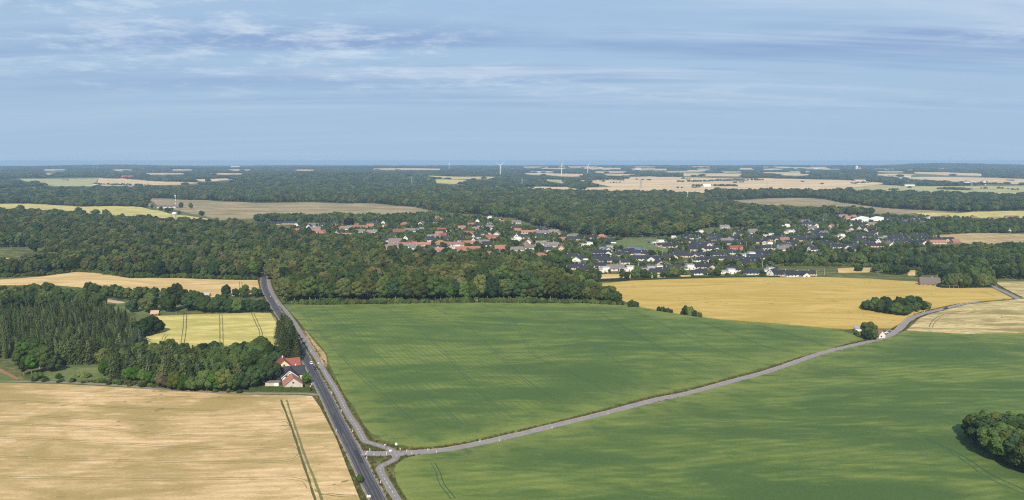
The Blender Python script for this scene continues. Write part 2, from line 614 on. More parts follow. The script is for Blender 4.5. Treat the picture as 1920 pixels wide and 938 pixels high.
def field(name, mat, pts, lift=None, label=None, free=True, rough_edge=0.0):
    """A crop or meadow sheet standing proud of the soil, with its cut edge."""
    P = line_at(pts)
    d0 = min(p.y for p in P)
    dm = sum(p.y for p in P) / len(P)
    if lift is None:
        lift = 0.55 + 0.0004 * dm
    step = max(6.0, 0.016 * dm)
    bnd = resample([Vector((p.x, p.y)) for p in P] + [Vector((P[0].x, P[0].y))], step)[:-1]
    if rough_edge:
        bnd = [p + Vector((rnd.uniform(-1, 1), rnd.uniform(-1, 1))) * rough_edge for p in bnd]
    poly = [(p.x, p.y) for p in bnd]
    if free:
        FIELDS.append(poly)
    xs, ys = [p[0] for p in poly], [p[1] for p in poly]
    s2 = step * 1.6
    sx = max(s2, (max(xs) - min(xs)) / 160)
    sy = max(s2, (max(ys) - min(ys)) / 160)
    gx, gy = np.meshgrid(np.arange(min(xs) + sx / 2, max(xs), sx), np.arange(min(ys) + sy / 2, max(ys), sy))
    gx, gy = gx.ravel(), gy.ravel()
    k = inside(poly, gx, gy)
    co = [Vector(p) for p in poly] + [Vector((a, b)) for a, b in zip(gx[k], gy[k])]
    n = len(poly)
    vo, eo, fo, *_ = delaunay_2d_cdt(co, [], [list(range(n))], 1, 1e-4)
    vx, vy = np.array([p.x for p in vo]), np.array([p.y for p in vo])
    vz = hgt(vx, vy)
    verts = [(a, b, c + lift) for a, b, c in zip(vx, vy, vz)]
    faces = [tuple(f) for f in fo]
    # skirt
    cnt = {}
    for f in faces:
        for i in range(len(f)):
            e = (f[i], f[(i + 1) % len(f)])
            cnt[frozenset(e)] = cnt.get(frozenset(e), []) + [e]
    low = {}
    for e in [v[0] for v in cnt.values() if len(v) == 1]:
        for i in e:
            if i not in low:
                low[i] = len(verts)
                verts.append((vx[i], vy[i], vz[i] - 0.3))
        faces.append((e[1], e[0], low[e[0]], low[e[1]]))
    m = bpy.data.meshes.new(name)
    m.from_pydata(verts, [], faces)
    B_ = np.array(poly)
    at = m.attributes.new('edge', 'FLOAT', 'POINT')
    allx = np.array([q_[:2] for q_ in verts])
    dist = np.concatenate([np.hypot(allx[i:i + 500, None, 0] - B_[None, :, 0], allx[i:i + 500, None, 1] - B_[None, :, 1]).min(1) for i in range(0, len(allx), 500)])
    at.data.foreach_set('value', np.clip(1 - dist / 22.0, 0, 1).astype(np.float32))
    m.materials.append(MATS[mat])
    m.update()
    o = link(name, m)
    tag(o, label or name.replace('_', ' '), None, None, 'structure')
    o['lift'] = lift
    return o


def tramlines(fld, lines, mat, width=0.5, gap=None):
    for ln in lines:
        L = smooth_line(line_at(ln), 6.0)
        for off in ((0,) if gap is None else (-gap / 2, gap / 2)):
            ribbon('wheel_track', L, width, fld['lift'] + 0.03, mat, fld, off, 0.35)


# ------------------------------------------------------------------ ground and sea
def make_ground():
    rr = np.concatenate([np.linspace(8, 120, 12), np.geomspace(125, 17000, 420)])
    aa = np.radians(np.concatenate([np.linspace(-180, -56, 26)[:-1], np.linspace(-56, 56, 250), np.linspace(56, 180, 26)[1:]]))
    R, A = np.meshgrid(rr, aa, indexing='ij')
    X, Y = R * np.sin(A), R * np.cos(A)
    v = np.stack([X, Y, hgt(X, Y)], -1).reshape(-1, 3)
    n = len(aa)
    i, j = np.meshgrid(np.arange(len(rr) - 1), np.arange(n - 1), indexing='ij')
    a = (i * n + j).ravel()
    q = np.stack([a, a + 1, a + n + 1, a + n], -1)[:, ::-1]
    v = np.vstack([v, [[0, 0, float(hgt(0, 0))]]])
    tri = np.array([(k, k + 1, len(v) - 1) for k in range(n - 1)])
    o = link('ground', mesh_np('ground', v, q, tri, 'rough_grass', True))
    tag(o, 'rough grassland rolling away from verges and woods to the coast', None, None, 'structure')


make_ground()


def water_mat(name, col, rough, bscale, bdist):
    m, nt = mat_new(name)
    t = NT(nt)
    P = t.node('ShaderNodeNewGeometry').outputs['Position']
    p = t.node('ShaderNodeBsdfPrincipled')
    p.inputs['Base Color'].default_value = (*col, 1)
    p.inputs['Roughness'].default_value = rough
    p.inputs['IOR'].default_value = 1.33
    b = t.node('ShaderNodeBump')
    b.inputs['Distance'].default_value, b.inputs['Strength'].default_value = bdist, 0.5
    t.l.new(t.noise(P, bscale, 4, 0.6), b.inputs['Height'])
    t.l.new(b.outputs[0], p.inputs['Normal'])
    o = t.node('ShaderNodeOutputMaterial')
    t.l.new(p.outputs[0], o.inputs[0])
    MATS[name] = m


water_mat('sea_water', (0.16, 0.25, 0.33), 0.5, 0.05, 1.0)
water_mat('pond_water', (0.010, 0.045, 0.11), 0.10, 0.6, 0.05)
SEA = -28.0
ang = np.radians(np.linspace(-70, 70, 60))
sr = np.array([9000, 12000, 20000, 35000, 60000, 120000.0])
v = np.array([(r * math.sin(a), r * math.cos(a), SEA) for r in sr for a in ang])
q = np.array([(i * 60 + j, (i + 1) * 60 + j, (i + 1) * 60 + j + 1, i * 60 + j + 1) for i in range(5) for j in range(59)])
tag(link('sea', mesh_np('sea', v, q, None, 'sea_water')), 'pale blue sea below the horizon beyond the farmland', None, None, 'structure')


def far_coast(name, px0, px1, dist, hts, label):
    """A low hilly coast across the water."""
    n = 90
    vv, ff = [], []
    for i in range(n + 1):
        u = i / n
        a = math.atan(((px0 + (px1 - px0) * u) - CX) / F)
        h = hts * (0.45 + 0.4 * math.sin(u * 9 + 1) * math.sin(u * 23) + 0.25 * math.sin(u * 61)) * min(1, 5 * u, 5 * (1 - u))
        for r, z in ((dist, SEA - 2), (dist + 500, SEA + max(2, h * 0.55)), (dist + 1800, SEA + max(4, h)), (dist + 5000, SEA - 2)):
            vv.append((r * math.tan(a), r, z))
        if i:
            for k in range(3):
                j = i * 4 + k
                ff.append((j - 4, j, j + 1, j - 3))
    m = bpy.data.meshes.new(name)
    m.from_pydata(vv, [], ff)
    m.materials.append(MATS['olive_meadow'])
    m.update()
    tag(link(name, m), label, None, None, 'structure')


far_coast('hills', -120, 640, 26000, 150, 'hazy hills of the far shore at the western horizon')
far_coast('hills', 900, 1640, 44000, 120, 'faint low coast across the sea on the horizon')

# ------------------------------------------------------------------ roads
MAIN = smooth_line(line_at([(800, 1120), (748, 1018), (709, 938), (687, 895), (665, 850), (637, 796), (613, 746), (591, 704), (572, 670), (552, 635), (533, 602),
                            (517, 578), (504, 556), (497, 541), (495, 528), (496, 515), (500, 500)]), 4.0)
PATH = smooth_line(line_at([(800, 1035), (772, 985), (745, 938), (737, 925), (722, 900), (713.5, 884), (714.5, 875), (730, 867.5), (741, 861), (742.5, 854), (736, 847), (729, 842),
                            (717, 838), (694, 831), (683, 826), (669, 801), (651, 774), (631, 734), (610, 700), (597, 677), (584, 657), (566, 628), (552, 605), (535, 582), (522, 567),
                            (512, 552), (506, 537), (503, 524)]), 2.0)
SIDE = smooth_line(line_at([(679, 850.5), (690, 851), (707, 851.5), (757, 850), (780, 849), (831, 845), (882, 836), (933, 824.7), (984, 813), (1036, 800), (1087, 787.6), (1138, 775), (1189, 761),
                            (1240, 748), (1291, 738), (1342, 724), (1393, 710), (1444, 696), (1496, 678), (1547, 661), (1598, 648.6), (1644, 638), (1666, 631), (1685, 618),
                            (1699, 604), (1716, 594), (1735, 587.5), (1758, 582), (1788, 575), (1810, 570), (1835, 566.8)]), 4.0)
EAST = smooth_line(line_at([(1912, 562), (1901, 556), (1886, 548.5), (1872, 542.5), (1862, 537.5), (1857, 533), (1856, 529)]), 3.0)
CROSS = smooth_line(line_at([(1990, 529.5), (1920, 528.6), (1880, 528.4), (1856, 528.6), (1830, 529)]), 6.0)
LANE = smooth_line(line_at([(594, 741), (575, 738.5), (520, 738), (450, 737.5), (380, 735), (320, 731.5), (260, 726.5), (200, 721.5), (130, 717.8), (60, 716), (-60, 714)]), 4.0)
ROADS = [(MAIN, 6.0), (PATH, 4.0), (SIDE, 5.0), (EAST, 5.0), (CROSS, 5.0), (LANE, 4.0)]


def road(name, L, w, mat, label, sh, lift=0.10):
    r = tag(ribbon(name, L, w, lift, mat), label, None, None, 'structure')
    if sh:
        ribbon('shoulder', L, w + 2 * sh, lift - 0.035, 'gravel', r, 0, 0.05)
    return r


main_road = road('road', MAIN, 6.0, 'asphalt_new', 'dark asphalt main road running past the farmhouse into the wood', 0.6)
cycle_path = road('path', PATH, 2.7, 'asphalt_old', 'pale grey cycle path winding beside the main road', 0.25, 0.14)
side_road = road('road', SIDE, 4.4, 'asphalt_old', 'narrow grey country road curving between the two green fields', 0.5, 0.12)
east_road = road('road', EAST, 4.2, 'asphalt_old', 'short stretch of grey road beside the grove and wheat field', 0.35, 0.12)
cross_road = road('road', CROSS, 4.6, 'asphalt_old', 'level road passing behind the patchy wheat field', 0.4, 0.10)
lane = road('path', LANE, 2.6, 'gravel', 'gravel farm lane along the top of the tan barley field', 0.0, 0.08)
lane.data.materials[0] = surf('lane_grit', (0.20, 0.175, 0.145), 0.95, var=0.25, scale=0.6)

for i_, st_ in enumerate(([(1085, 492), (1150, 498), (1240, 495), (1330, 485), (1440, 479)], [(1250, 470.5), (1300, 473), (1400, 473), (1440, 469)], [(1262, 448), (1310, 453), (1352, 472)], [(705, 461.5), (790, 470), (880, 467), (1000, 473)],
                          [(600, 434.5), (700, 432), (830, 440), (900, 450)], [(1445, 461), (1560, 457), (1650, 451), (1740, 455)])):
    L_ = smooth_line(line_at(st_), 10.0)
    ROADS.append((L_, 5.0))
    tag(ribbon('street', L_, 5.0, 0.15, 'asphalt_old'), ('pale street through the villas below the pond', 'pale street between two rows of black roofed villas', 'pale street slanting down past the grass strip', 'pale street in front of the long red roofs',
        'pale street through the old village', 'pale street through the estate behind the plantation')[i_], None, None, 'structure')
# painted edge lines and dashes
for off in (-2.75, 2.75):
    ribbon('edge_line', MAIN, 0.10, 0.125, 'paint_worn', main_road, off)
for off in (-2.05, 2.05):
    ribbon('edge_line', SIDE, 0.10, 0.145, 'paint_worn', side_road, off)
for i in range(2, min(len(PATH) - 2, 150), 2):
    ribbon('centre_dash', PATH, 0.14, 0.165, 'paint_white', cycle_path, 0, 0, i, i + 2)
for k in range(9):                                                    # give-way teeth across the junction mouth
    p = SIDE[1] + Vector((0.35, -2.2 + k * 0.55))
    z = float(hgt(p.x, p.y)) + 0.15
    t_ = MB()
    t_.add([(p.x, p.y, z), (p.x, p.y + 0.4, z), (p.x + 0.7, p.y + 0.2, z)], [(0, 1, 2)])
    t_.build('give_way_tooth', 'paint_white', side_road)
surf('asphalt_worn', (0.086, 0.083, 0.088), 0.7, var=0.3, scale=0.3)
for off in (-2.1, -0.75, 0.75, 2.1):
    ribbon('wheel_path', MAIN, 0.6, 0.106, 'asphalt_worn', main_road, off, 0.5)
# darker asphalt repairs
surf('asphalt_patch', (0.045, 0.045, 0.052), 0.7, var=0.2, scale=0.4)
for i0, n_, off, w_ in ((26, 5, -1.0, 1.6), (36, 8, 1.1, 1.3), (52, 4, -0.8, 2.0), (62, 9, 0.9, 1.4), (80, 6, -1.2, 1.5)):
    ribbon('asphalt_repair', MAIN, w_, 0.112, 'asphalt_patch', main_road, off, 0.12, i0, i0 + n_)

# ------------------------------------------------------------------ fields
f_barley = field('barley_field', 'ripe_barley', [(-120, 719), (0, 720), (100, 722), (200, 727), (330, 736), (450, 742), (560, 743.5), (585, 745), (600, 766), (613, 791), (631, 827), (648, 872),
                                                (666, 918), (674, 938), (710, 1030), (740, 1100), (-160, 1100)], label='ripe tan barley field beside the main road')
f_green = field('green_field', 'green_wheat', [(532, 572), (546, 588), (561, 605), (575, 622), (595, 643), (613, 666), (618, 686), (631, 713), (645, 741), (664, 766), (680, 796), (695, 814),
                                              (717, 826), (745, 834), (783, 839), (831, 836), (882, 828.5), (933, 816.5), (984, 805), (1036, 793), (1087, 780), (1138, 767), (1189, 752), (1260, 735),
                                              (1291, 729), (1342, 716.5), (1393, 702), (1444, 688), (1496, 671.6), (1547, 657.6), (1598, 643), (1618, 637), (1594, 627), (1570, 620.5), (1547, 616.5),
                                              (1500, 612), (1420, 607), (1350, 601), (1300, 595), (1240, 586), (1200, 578.5), (1160, 573.5), (1100, 570.5), (1000, 570), (900, 569), (800, 570),
                                              (700, 572), (600, 573.5)], label='large green cereal field between the main road and side road')
f_green2 = field('green_field', 'green_wheat_b', [(770, 952), (763, 938), (745, 910), (738.6, 886), (742.5, 875), (757, 863), (783, 856), (831, 850.5), (882, 842), (933, 831), (984, 819), (1036, 806),
                                                 (1087, 793), (1138, 780), (1189, 767), (1260, 750), (1291, 743), (1342, 729), (1393, 715), (1445, 701), (1496, 683), (1547, 666), (1598, 653),
                                                 (1644, 642), (1672, 634), (1688, 625), (1700, 621), (1734, 623.5), (1781, 626.5), (1828, 628.5), (1875, 627.5), (1920, 626), (2060, 618),
                                                 (2300, 1100), (850, 1100)], label='wide green cereal field below the side road')
f_gold = field('golden_field', 'golden_crop', [(1126, 545), (1130, 533), (1180, 528), (1250, 525), (1350, 522.5), (1463, 521.5), (1540, 521), (1640, 524.5), (1723, 530), (1742, 536), (1765, 541.5),
                                              (1800, 541.8), (1850, 541), (1860, 541.5), (1875, 549), (1897, 560.5), (1850, 564.3), (1808, 568), (1790, 571.5), (1760, 578), (1735, 583.5), (1716, 589),
                                              (1700, 597), (1692, 604), (1683, 611), (1673, 616), (1640, 616), (1600, 617.5), (1550, 615.3), (1500, 610.5), (1430, 605), (1350, 599), (1300, 593),
                                              (1240, 584), (1200, 576.5), (1170, 566)], label='golden ripe field below the villa quarter')
f_wheat = field('wheat_field', 'wheat_patchy', [(1701, 620), (1711, 611), (1725, 598), (1746, 590), (1781, 581), (1812, 573), (1852, 568), (1920, 562), (2060, 553), (2060, 616), (1920, 624.5),
                                               (1875, 626), (1828, 627), (1781, 625), (1734, 622)], label='patchy pale wheat field inside the bend of the side road')
f_wheat2 = field('wheat_field', 'wheat_patchy', [(1867, 531), (1920, 530), (2060, 529), (2060, 552), (1932, 558.5), (1916, 558), (1900, 551), (1876, 538)], label='pale wheat field behind the bend beneath the level road')
f_pale = field('pale_field', 'pale_crop', [(281, 595), (345, 592), (409, 590), (480, 588), (508, 589), (518, 608), (524, 622), (524, 660), (430, 672), (330, 668), (280, 650), (270, 620)],
               label='pale yellow green crop field with dark wheel tracks')
f_tan = field('tan_field', 'tan_crop', [(-120, 528), (0, 526), (77, 520.5), (143, 511.5), (179, 513), (243, 523.5), (333, 523), (483, 527), (486, 540), (488, 552), (400, 557), (330, 556), (250, 552),
                                       (170, 541), (100, 535), (0, 535), (-120, 538)], label='tan crop field between the tree row and the western forest')
field('tan_field', 'tan_crop', [(-80, 484), (0, 484), (51, 487.5), (56, 501), (40, 506), (-80, 502)], label='small tan field by the white farmhouse at the forest edge')
field('pale_field', 'pale_crop', [(-90, 384), (0, 383), (51, 382.6), (153, 388.5), (215, 387), (250, 388), (275, 392), (330, 404), (395, 412), (390, 417), (300, 412), (215, 404), (102, 394), (-90, 390)],
      label='long yellow field beyond the western forest')
f_mead = field('meadow', 'olive_meadow', [(276, 373), (380, 376), (480, 382), (582, 380.5), (720, 384.5), (787, 391.5), (834, 401), (760, 407), (650, 409), (560, 409), (480, 410), (410, 413), (385, 406),
                                         (345, 398), (300, 388)], label='broad olive brown meadow in front of the northern wood')
field('tan_field', 'far_green', [(31, 336), (100, 336), (184, 335), (178, 344), (176, 350), (102, 349.5), (64, 344)], label='faded green brown field far to the west')
field('tan_field', 'far_tan', [(185, 335), (230, 335.5), (262, 338), (300, 341), (379, 343.7), (345, 346.5), (271, 347.6), (190, 349), (181, 344)], label='pale tan field beside the far red barn')
field('tan_field', 'far_tan', [(358, 337), (430, 335.3), (445, 337), (409, 339.5), (378, 340.5)], label='thin tan field strip beyond the western woods')
field('tan_field', 'pale_crop', [(790, 330), (838, 331.5), (935, 332), (915, 336), (838, 336)], label='narrow pale field behind the wooded hill')
field('tan_field', 'pale_crop', [(815, 337), (874, 338.6), (870, 346), (812, 343)], label='small pale field by the white farm near the wooded hill')
field('tan_field', 'far_tan', [(965, 353), (1011, 350.5), (1062, 351.4), (1099, 357.5), (1098, 362), (1037, 362), (968, 360)], label='tan field with a row of small trees behind the central forest')
field('tan_field', 'far_tan', [(967, 326), (1020, 325.3), (1096, 327), (1094, 331), (1070, 332), (1024, 329)], label='thin tan field at the foot of the turbines')
field('tan_field', 'far_green', [(1017, 336.5), (1058, 338), (1060, 345), (1030, 341)], label='small greenish field amid distant woods')
field('tan_field', 'far_tan', [(1083, 339), (1120, 337.5), (1180, 336), (1178, 332.5), (1216, 331.5), (1277, 333), (1380, 336), (1440, 334.5), (1500, 336.5), (1575, 338), (1630, 341), (1665, 344.5),
                               (1645, 347), (1592, 353), (1560, 361), (1440, 361), (1310, 363), (1216, 361), (1097, 357), (1100, 352.5), (1150, 351.5), (1120, 346)], label='very broad tan field plain beyond the central forest')
field('tan_field', 'far_green', [(1596, 353.5), (1650, 347.8), (1760, 350), (1800, 349.5), (1920, 349), (2060, 350), (2060, 372), (1920, 370), (1800, 367), (1680, 366), (1600, 362)], label='broad pale green field by the electricity pylons')
field('tan_field', 'far_tan', [(1680, 333), (1760, 332.5), (1840, 334), (1920, 336), (2060, 338), (2060, 347), (1920, 347.5), (1880, 344.5), (1800, 343), (1740, 338), (1690, 336.5)], label='far tan field behind the dark farm hedges')
field('tan_field', 'far_tan', [(1012, 315.6), (1060, 316), (1058, 319.5), (1030, 319)], label='thin pink tan field left of the middle turbine')
field('tan_field', 'far_tan', [(1092, 314.5), (1170, 315.5), (1168, 318), (1100, 318.5)], label='thin pink tan field behind the last turbine')
field('tan_field', 'far_tan', [(1276, 325), (1340, 326), (1400, 327), (1385, 331), (1276, 330.5)], label='pinkish tan field strip before the far eastern woods')
field('tan_field', 'far_tan', [(1424, 323.5), (1502, 324), (1498, 328.5), (1478, 328), (1430, 325)], label='small tan field below the eastern sea view')
field('tan_field', 'far_tan', [(1425, 313.6), (1470, 314), (1562, 316), (1555, 317.5), (1480, 316.5)], label='slender tan field near the white church')
field('tan_field', 'far_tan', [(1708, 323), (1770, 323.6), (1846, 326.5), (1840, 330), (1770, 329), (1712, 326)], label='tan field below the far eastern hills')
field('tan_field', 'far_tan', [(1382, 315.5), (1420, 316), (1415, 318.3), (1384, 318)], label='tiny tan field near the coast')
field('tan_field', 'far_tan', [(690, 316.5), (760, 316), (830, 317), (825, 319), (700, 318.4)], label='thin tan field near the western turbine')
field('tan_field', 'far_tan', [(1180, 317), (1232, 316), (1228, 318), (1182, 319)], label='thin tan field among far woods below the sea')
field('tan_field', 'far_tan', [(1285, 319.5), (1325, 319.6), (1322, 321), (1286, 321)], label='tiny tan strip amid the far eastern woods')
field('meadow', 'olive_meadow', [(1372, 377.5), (1440, 373), (1491, 372), (1542, 374.4), (1568, 379.6), (1619, 387), (1670, 392.3), (1747, 396), (1790, 399), (1696, 401.5), (1634, 400), (1606, 394),
                                 (1517, 387.5), (1440, 385)], label='olive meadow tongue in front of the eastern forest band')
field('pale_field', 'pale_crop', [(1700, 398), (1747, 399.5), (1798, 400.8), (1824, 398), (1920, 396.5), (2060, 395), (2060, 410), (1920, 411), (1824, 411), (1740, 407)], label='pale yellow field strip under the eastern forest band')
f_stub = field('stubble_field', 'stubble', [(1742, 442.5), (1824, 438.4), (1920, 440), (2060, 443), (2060, 472), (1920, 466), (1824, 460), (1780, 452)], label='striped stubble field behind the black roofed estate')
field('meadow', 'rough_grass', [(1490, 514), (1560, 512), (1640, 513), (1720, 514), (1722, 527), (1640, 523), (1560, 519.5), (1490, 519.5)], lift=0.12, label='rough green meadow strip behind the golden field')
field('tan_field', 'tan_crop', [(1570, 505), (1600, 503.5), (1632, 504), (1630, 511), (1572, 511.5)], label='small tan patch behind a lone bush')
field('tan_field', 'tan_crop', [(1700, 509), (1716, 508.6), (1716, 517), (1702, 517)], label='tiny tan patch between dark bushes')
field('tan_field', 'tan_crop', [(1095, 521), (1135, 515.5), (1158, 515.5), (1200, 517), (1240, 517), (1300, 518), (1240, 521.5), (1158, 524), (1110, 527)], label='tan strip between villas and the hedge')
field('lawn', 'lawn_grass', [(75, 714), (88, 700), (105, 684), (188, 682.5), (196, 704), (260, 715), (262, 717), (150, 715)], lift=0.1, label='mown lawn beside the bright tree clump', free=True)
field('lawn', 'lawn_grass', [(-80, 700), (0, 697), (38, 712), (20, 716), (-80, 714)], lift=0.1, label='bright green lawn at the western edge')
field('pasture', 'lawn_grass', [(168, 558), (240, 566), (330, 567), (332, 588), (262, 597), (255, 588), (200, 580)], lift=0.1, label='green pasture behind the spruce plantation')
field('riding_ground', 'sand', [(173, 560), (205, 562), (232, 566.5), (234, 568.5), (222, 569.5), (196, 566)], lift=0.16, label='pale sandy riding ground in the pasture', free=True)
field('lawn', 'lawn_grass', [(1143, 460), (1150, 453), (1172, 448), (1215, 447), (1245, 449), (1258, 460), (1262, 472), (1215, 476), (1180, 474), (1150, 467)], lift=0.15, label='open grassy green around the pond')
POND = field('pond', 'pond_water', [(1172, 464.5), (1182, 463), (1196, 464.5), (1215, 470), (1221, 473.5), (1208, 475), (1190, 471)], lift=0.5, label='deep blue pond among the black roofed villas')
field('pond', 'pond_water', [(1681, 490), (1712, 484.5), (1740, 481), (1768, 479.5), (1768, 485), (1740, 488), (1716, 491)], lift=0.5, label='slate blue pond inside the eastern wood')
field('lawn', 'lawn_grass', [(1330, 475), (1395, 470), (1440, 472), (1402, 478), (1345, 479)], lift=0.15, label='strip of grass between two rows of villas', free=False)
field('lawn', 'lawn_grass', [(1528, 463), (1545, 460), (1552, 464), (1540, 468), (1528, 467)], lift=0.15, label='small dry lawn by the plantation strip', free=False)
field('verge', 'dry_grass', [(566, 617), (575, 622), (588, 640), (607, 660), (612, 668), (613, 690), (605, 683), (594, 664), (578, 640)], lift=0.18, label='straw coloured dry verge beside the cycle path', free=False)
field('verge', 'dry_grass', [(510, 590), (516, 596), (526, 618), (524, 622), (517, 606)], lift=0.45, label='dry grass bank by the pale field corner', free=False)
field('soil_bank', 'soil_red', [(-40, 692), (0, 691.5), (16, 699), (37, 711.5), (33, 713.5), (14, 704), (0, 697), (-40, 697)], lift=0.3, label='bare reddish soil bank across the western lawn')

for row, (yy, th, x0, x1, n_, nm) in enumerate(((313.4, 1.5, 930, 1600, 6, 'the row nearest the sea'), (317.3, 2.0, 980, 1700, 7, 'the second row from the sea'), (321.5, 2.4, 930, 1720, 6, 'the third row from the sea'),
                                                (327.0, 2.6, 1120, 1720, 4, 'the fourth row from the sea'), (319.0, 1.8, 60, 640, 5, 'the western row by the coast'), (325.5, 2.2, 40, 520, 3, 'the western row behind the forest'))):
    for k in range(n_):
        xa = x0 + (x1 - x0) * (k + rnd.uniform(.05, .45)) / n_
        xb = xa + (x1 - x0) / n_ * rnd.uniform(.35, .6)
        y_ = yy + rnd.uniform(-.7, .7)
        field('far_field', rnd.choice(('far_tan', 'far_tan', 'far_green')), [(xa, y_), ((xa + xb) / 2, y_ - rnd.uniform(0, .5)), (xb, y_ + .2), (xb - 6, y_ + th * .7), ((xa + xb) / 2, y_ + th), (xa + 8, y_ + th * .8)],
              label='pale far field strip in %s, %s from west' % (nm, nth(k + 1)))

tramlines(f_barley, [[(527, 752), (545, 800), (565, 860), (590, 938), (612, 1010)], [(537, 752), (553, 800), (573, 860), (598, 925), (625, 1010)]], 'track_soil', 0.95)
tramlines(f_barley, [[(601, 931), (620, 929), (640, 931), (668, 932)], [(590, 921), (600, 928), (640, 935), (669, 935)]], 'track_soil', 0.4)
for yl in ([(-60, 753), (60, 756), (220, 766), (330, 770), (480, 772), (526, 772), (536, 777)], [(-60, 778), (80, 783), (200, 789), (330, 790), (480, 791), (533, 791), (544, 797)], [(-60, 795), (100, 801), (220, 809), (350, 819), (460, 820), (520, 815), (549, 804)],
           [(-60, 820), (60, 826), (220, 834), (330, 840), (440, 845), (510, 843), (553, 839), (563, 848)], [(-60, 857), (100, 863), (250, 867), (400, 870), (530, 868), (557, 860), (564, 850)], [(-60, 896), (120, 900), (300, 902), (480, 900), (545, 900), (572, 906), (580, 918)],
           [(-60, 730), (80, 732), (200, 739), (330, 747), (480, 749), (520, 749), (575, 747)]):
    tramlines(f_barley, [yl], 'track_tan', 0.32, 1.8)
for ln in ([(345, 592), (343, 620), (339, 647)], [(350, 592), (349, 620), (345.5, 647)], [(412, 590.5), (412.5, 620), (412.5, 652)], [(416.5, 590.5), (418, 620), (419, 657)],
           [(471.5, 589), (479, 607), (487, 625), (485, 640), (482, 650)], [(476, 589), (484, 607), (491.5, 625), (490, 640), (487, 650)],
           [(304, 640), (305.5, 634), (311, 629), (316, 629)], [(309, 640), (311, 634), (316, 630), (320, 631)]):
    tramlines(f_pale, [ln], 'track_soil', 0.55)
for ln in ([(449, 530), (450, 542), (450, 558)], [(453.5, 530), (454, 542), (453, 558)]):
    tramlines(f_tan, [ln], 'track_soil', 0.6)
for ln in ([(700, 573), (760, 598), (830, 660), (870, 705), (920, 755), (965, 786)], [(800, 571), (880, 618), (935, 670), (990, 720), (1040, 752)],
           [(900, 570), (960, 600), (1000, 665), (1060, 695), (1150, 742)], [(1000, 571), (1060, 612), (1130, 660), (1180, 700), (1210, 724)], [(600, 575), (640, 610), (720, 680), (800, 742), (865, 800)],
           [(560, 580), (600, 625), (680, 710), (770, 790)], [(1100, 572), (1160, 610), (1250, 660), (1330, 692)], [(1180, 580), (1260, 618), (1350, 660), (1420, 680)],
           [(1290, 597), (1350, 618), (1430, 650), (1500, 664)], [(1400, 607), (1460, 622), (1540, 648)]):
    tramlines(f_green, [ln], 'track_green', 0.38, 1.9)
tramlines(f_green2, [[(1733, 824), (1760, 838), (1800, 862), (1850, 898), (1920, 930), (1990, 960)], [(1738, 826), (1770, 840), (1812, 862), (1862, 895), (1930, 926)]], 'track_green', 0.7)
tramlines(f_green2, [[(812, 872), (822, 890), (828, 910), (850, 938)]], 'track_green', 0.35, 1.6)
for ln in ([(1742, 615), (1747, 605), (1760, 595), (1785, 588), (1830, 582)], [(1748, 616), (1753, 606), (1766, 596), (1790, 590)]):
    tramlines(f_wheat, [ln], 'track_tan', 0.6)
tramlines(f_gold, [[(1581, 582), (1600, 590), (1630, 596), (1650, 600)], [(1835, 548), (1850, 552), (1862, 556)]], 'track_soil', 0.5)
for k in range(7):
    tramlines(f_stub, [[(1775 + 28 * k, 441), (1800 + 28 * k, 447), (1840 + 34 * k, 456)]], 'track_tan', 1.4)

# ------------------------------------------------------------------ trees
def ico(sub=1):
    bm = bmesh.new()
    bmesh.ops.create_icosphere(bm, subdivisions=sub, radius=1.0)
    v_ = np.array([p.co[:] for p in bm.verts])
    f_ = np.array([[q.index for q in f.verts] for f in bm.faces])
    bm.free()
    return v_, f_


ICO_V, ICO_F = ico(1)


def unit(a):
    return a / np.maximum(1e-9, np.linalg.norm(a, axis=-1, keepdims=True))


def cards(pos, nrm, size, r, asp=1.0):
    """Leaf clumps: small bent quads at pos facing nrm."""
    n = len(pos)
    t_ = unit(np.cross(nrm, r.normal(size=(n, 3))))
    b_ = np.cross(nrm, t_)
    s = size[:, None]
    k = (nrm * 0.25) * s
    v_ = np.stack([pos - t_ * s, pos - b_ * s * asp - k, pos + t_ * s, pos + b_ * s * asp + k * 0.4], 1).reshape(-1, 3)
    return v_, np.arange(4 * n).reshape(n, 4)


def crown_np(seed, H, base, R, prof, lobes, leafsize, per, flat=1.0):
    r = np.random.default_rng(seed)
    cen, rad = [], []
    for i in range(lobes):
        u = (i + 0.5) / lobes
        a = i * 2.39996 + r.uniform(-0.5, 0.5)
        pr = prof(u)
        rr = R * pr * r.uniform(0.40, 0.80)
        lr = R * r.uniform(0.24, 0.42) * (0.55 + 0.5 * pr)
        cen.append((rr * math.cos(a), rr * math.sin(a), base + (H - base) * (0.08 + 0.86 * u) - lr * 0.4 * u))
        rad.append(lr)
    for i in range(4):
        u = (i + 0.5) / 4
        cen.append((r.uniform(-.1, .1) * R, r.uniform(-.1, .1) * R, base + (H - base) * (0.15 + 0.66 * u)))
        rad.append(R * 0.52 * prof(u))
    cen, rad = np.array(cen), np.array(rad)
    V, Q, T, off = [], [], [], 0
    for c, lr in zip(cen, rad):
        vv = ICO_V * lr * 0.80 * r.uniform(0.85, 1.12, (len(ICO_V), 1)) * np.array([1, 1, flat]) + c
        V.append(vv)
        T.append(ICO_F + off)
        off += len(vv)
        n = max(8, int(per * lr * lr * 4))
        d = unit(r.normal(size=(n, 3)) + np.array([0, 0, 0.25]))
        p = c + d * np.array([1, 1, flat]) * lr * r.uniform(0.86, 1.12, (n, 1))
        dist = np.linalg.norm(p[:, None] - cen[None], axis=2) / rad[None]
        p, d = p[(dist > 0.80).all(1)], d[(dist > 0.80).all(1)]
        if len(p) == 0:
            continue
        nn = unit(d + 0.36 * r.normal(size=d.shape))
        cv, cq = cards(p, nn, leafsize * r.uniform(0.6, 1.35, len(p)), r)
        V.append(cv)
        Q.append(cq + off)
        off += len(cv)
    return np.vstack(V), np.vstack(Q), np.vstack(T)


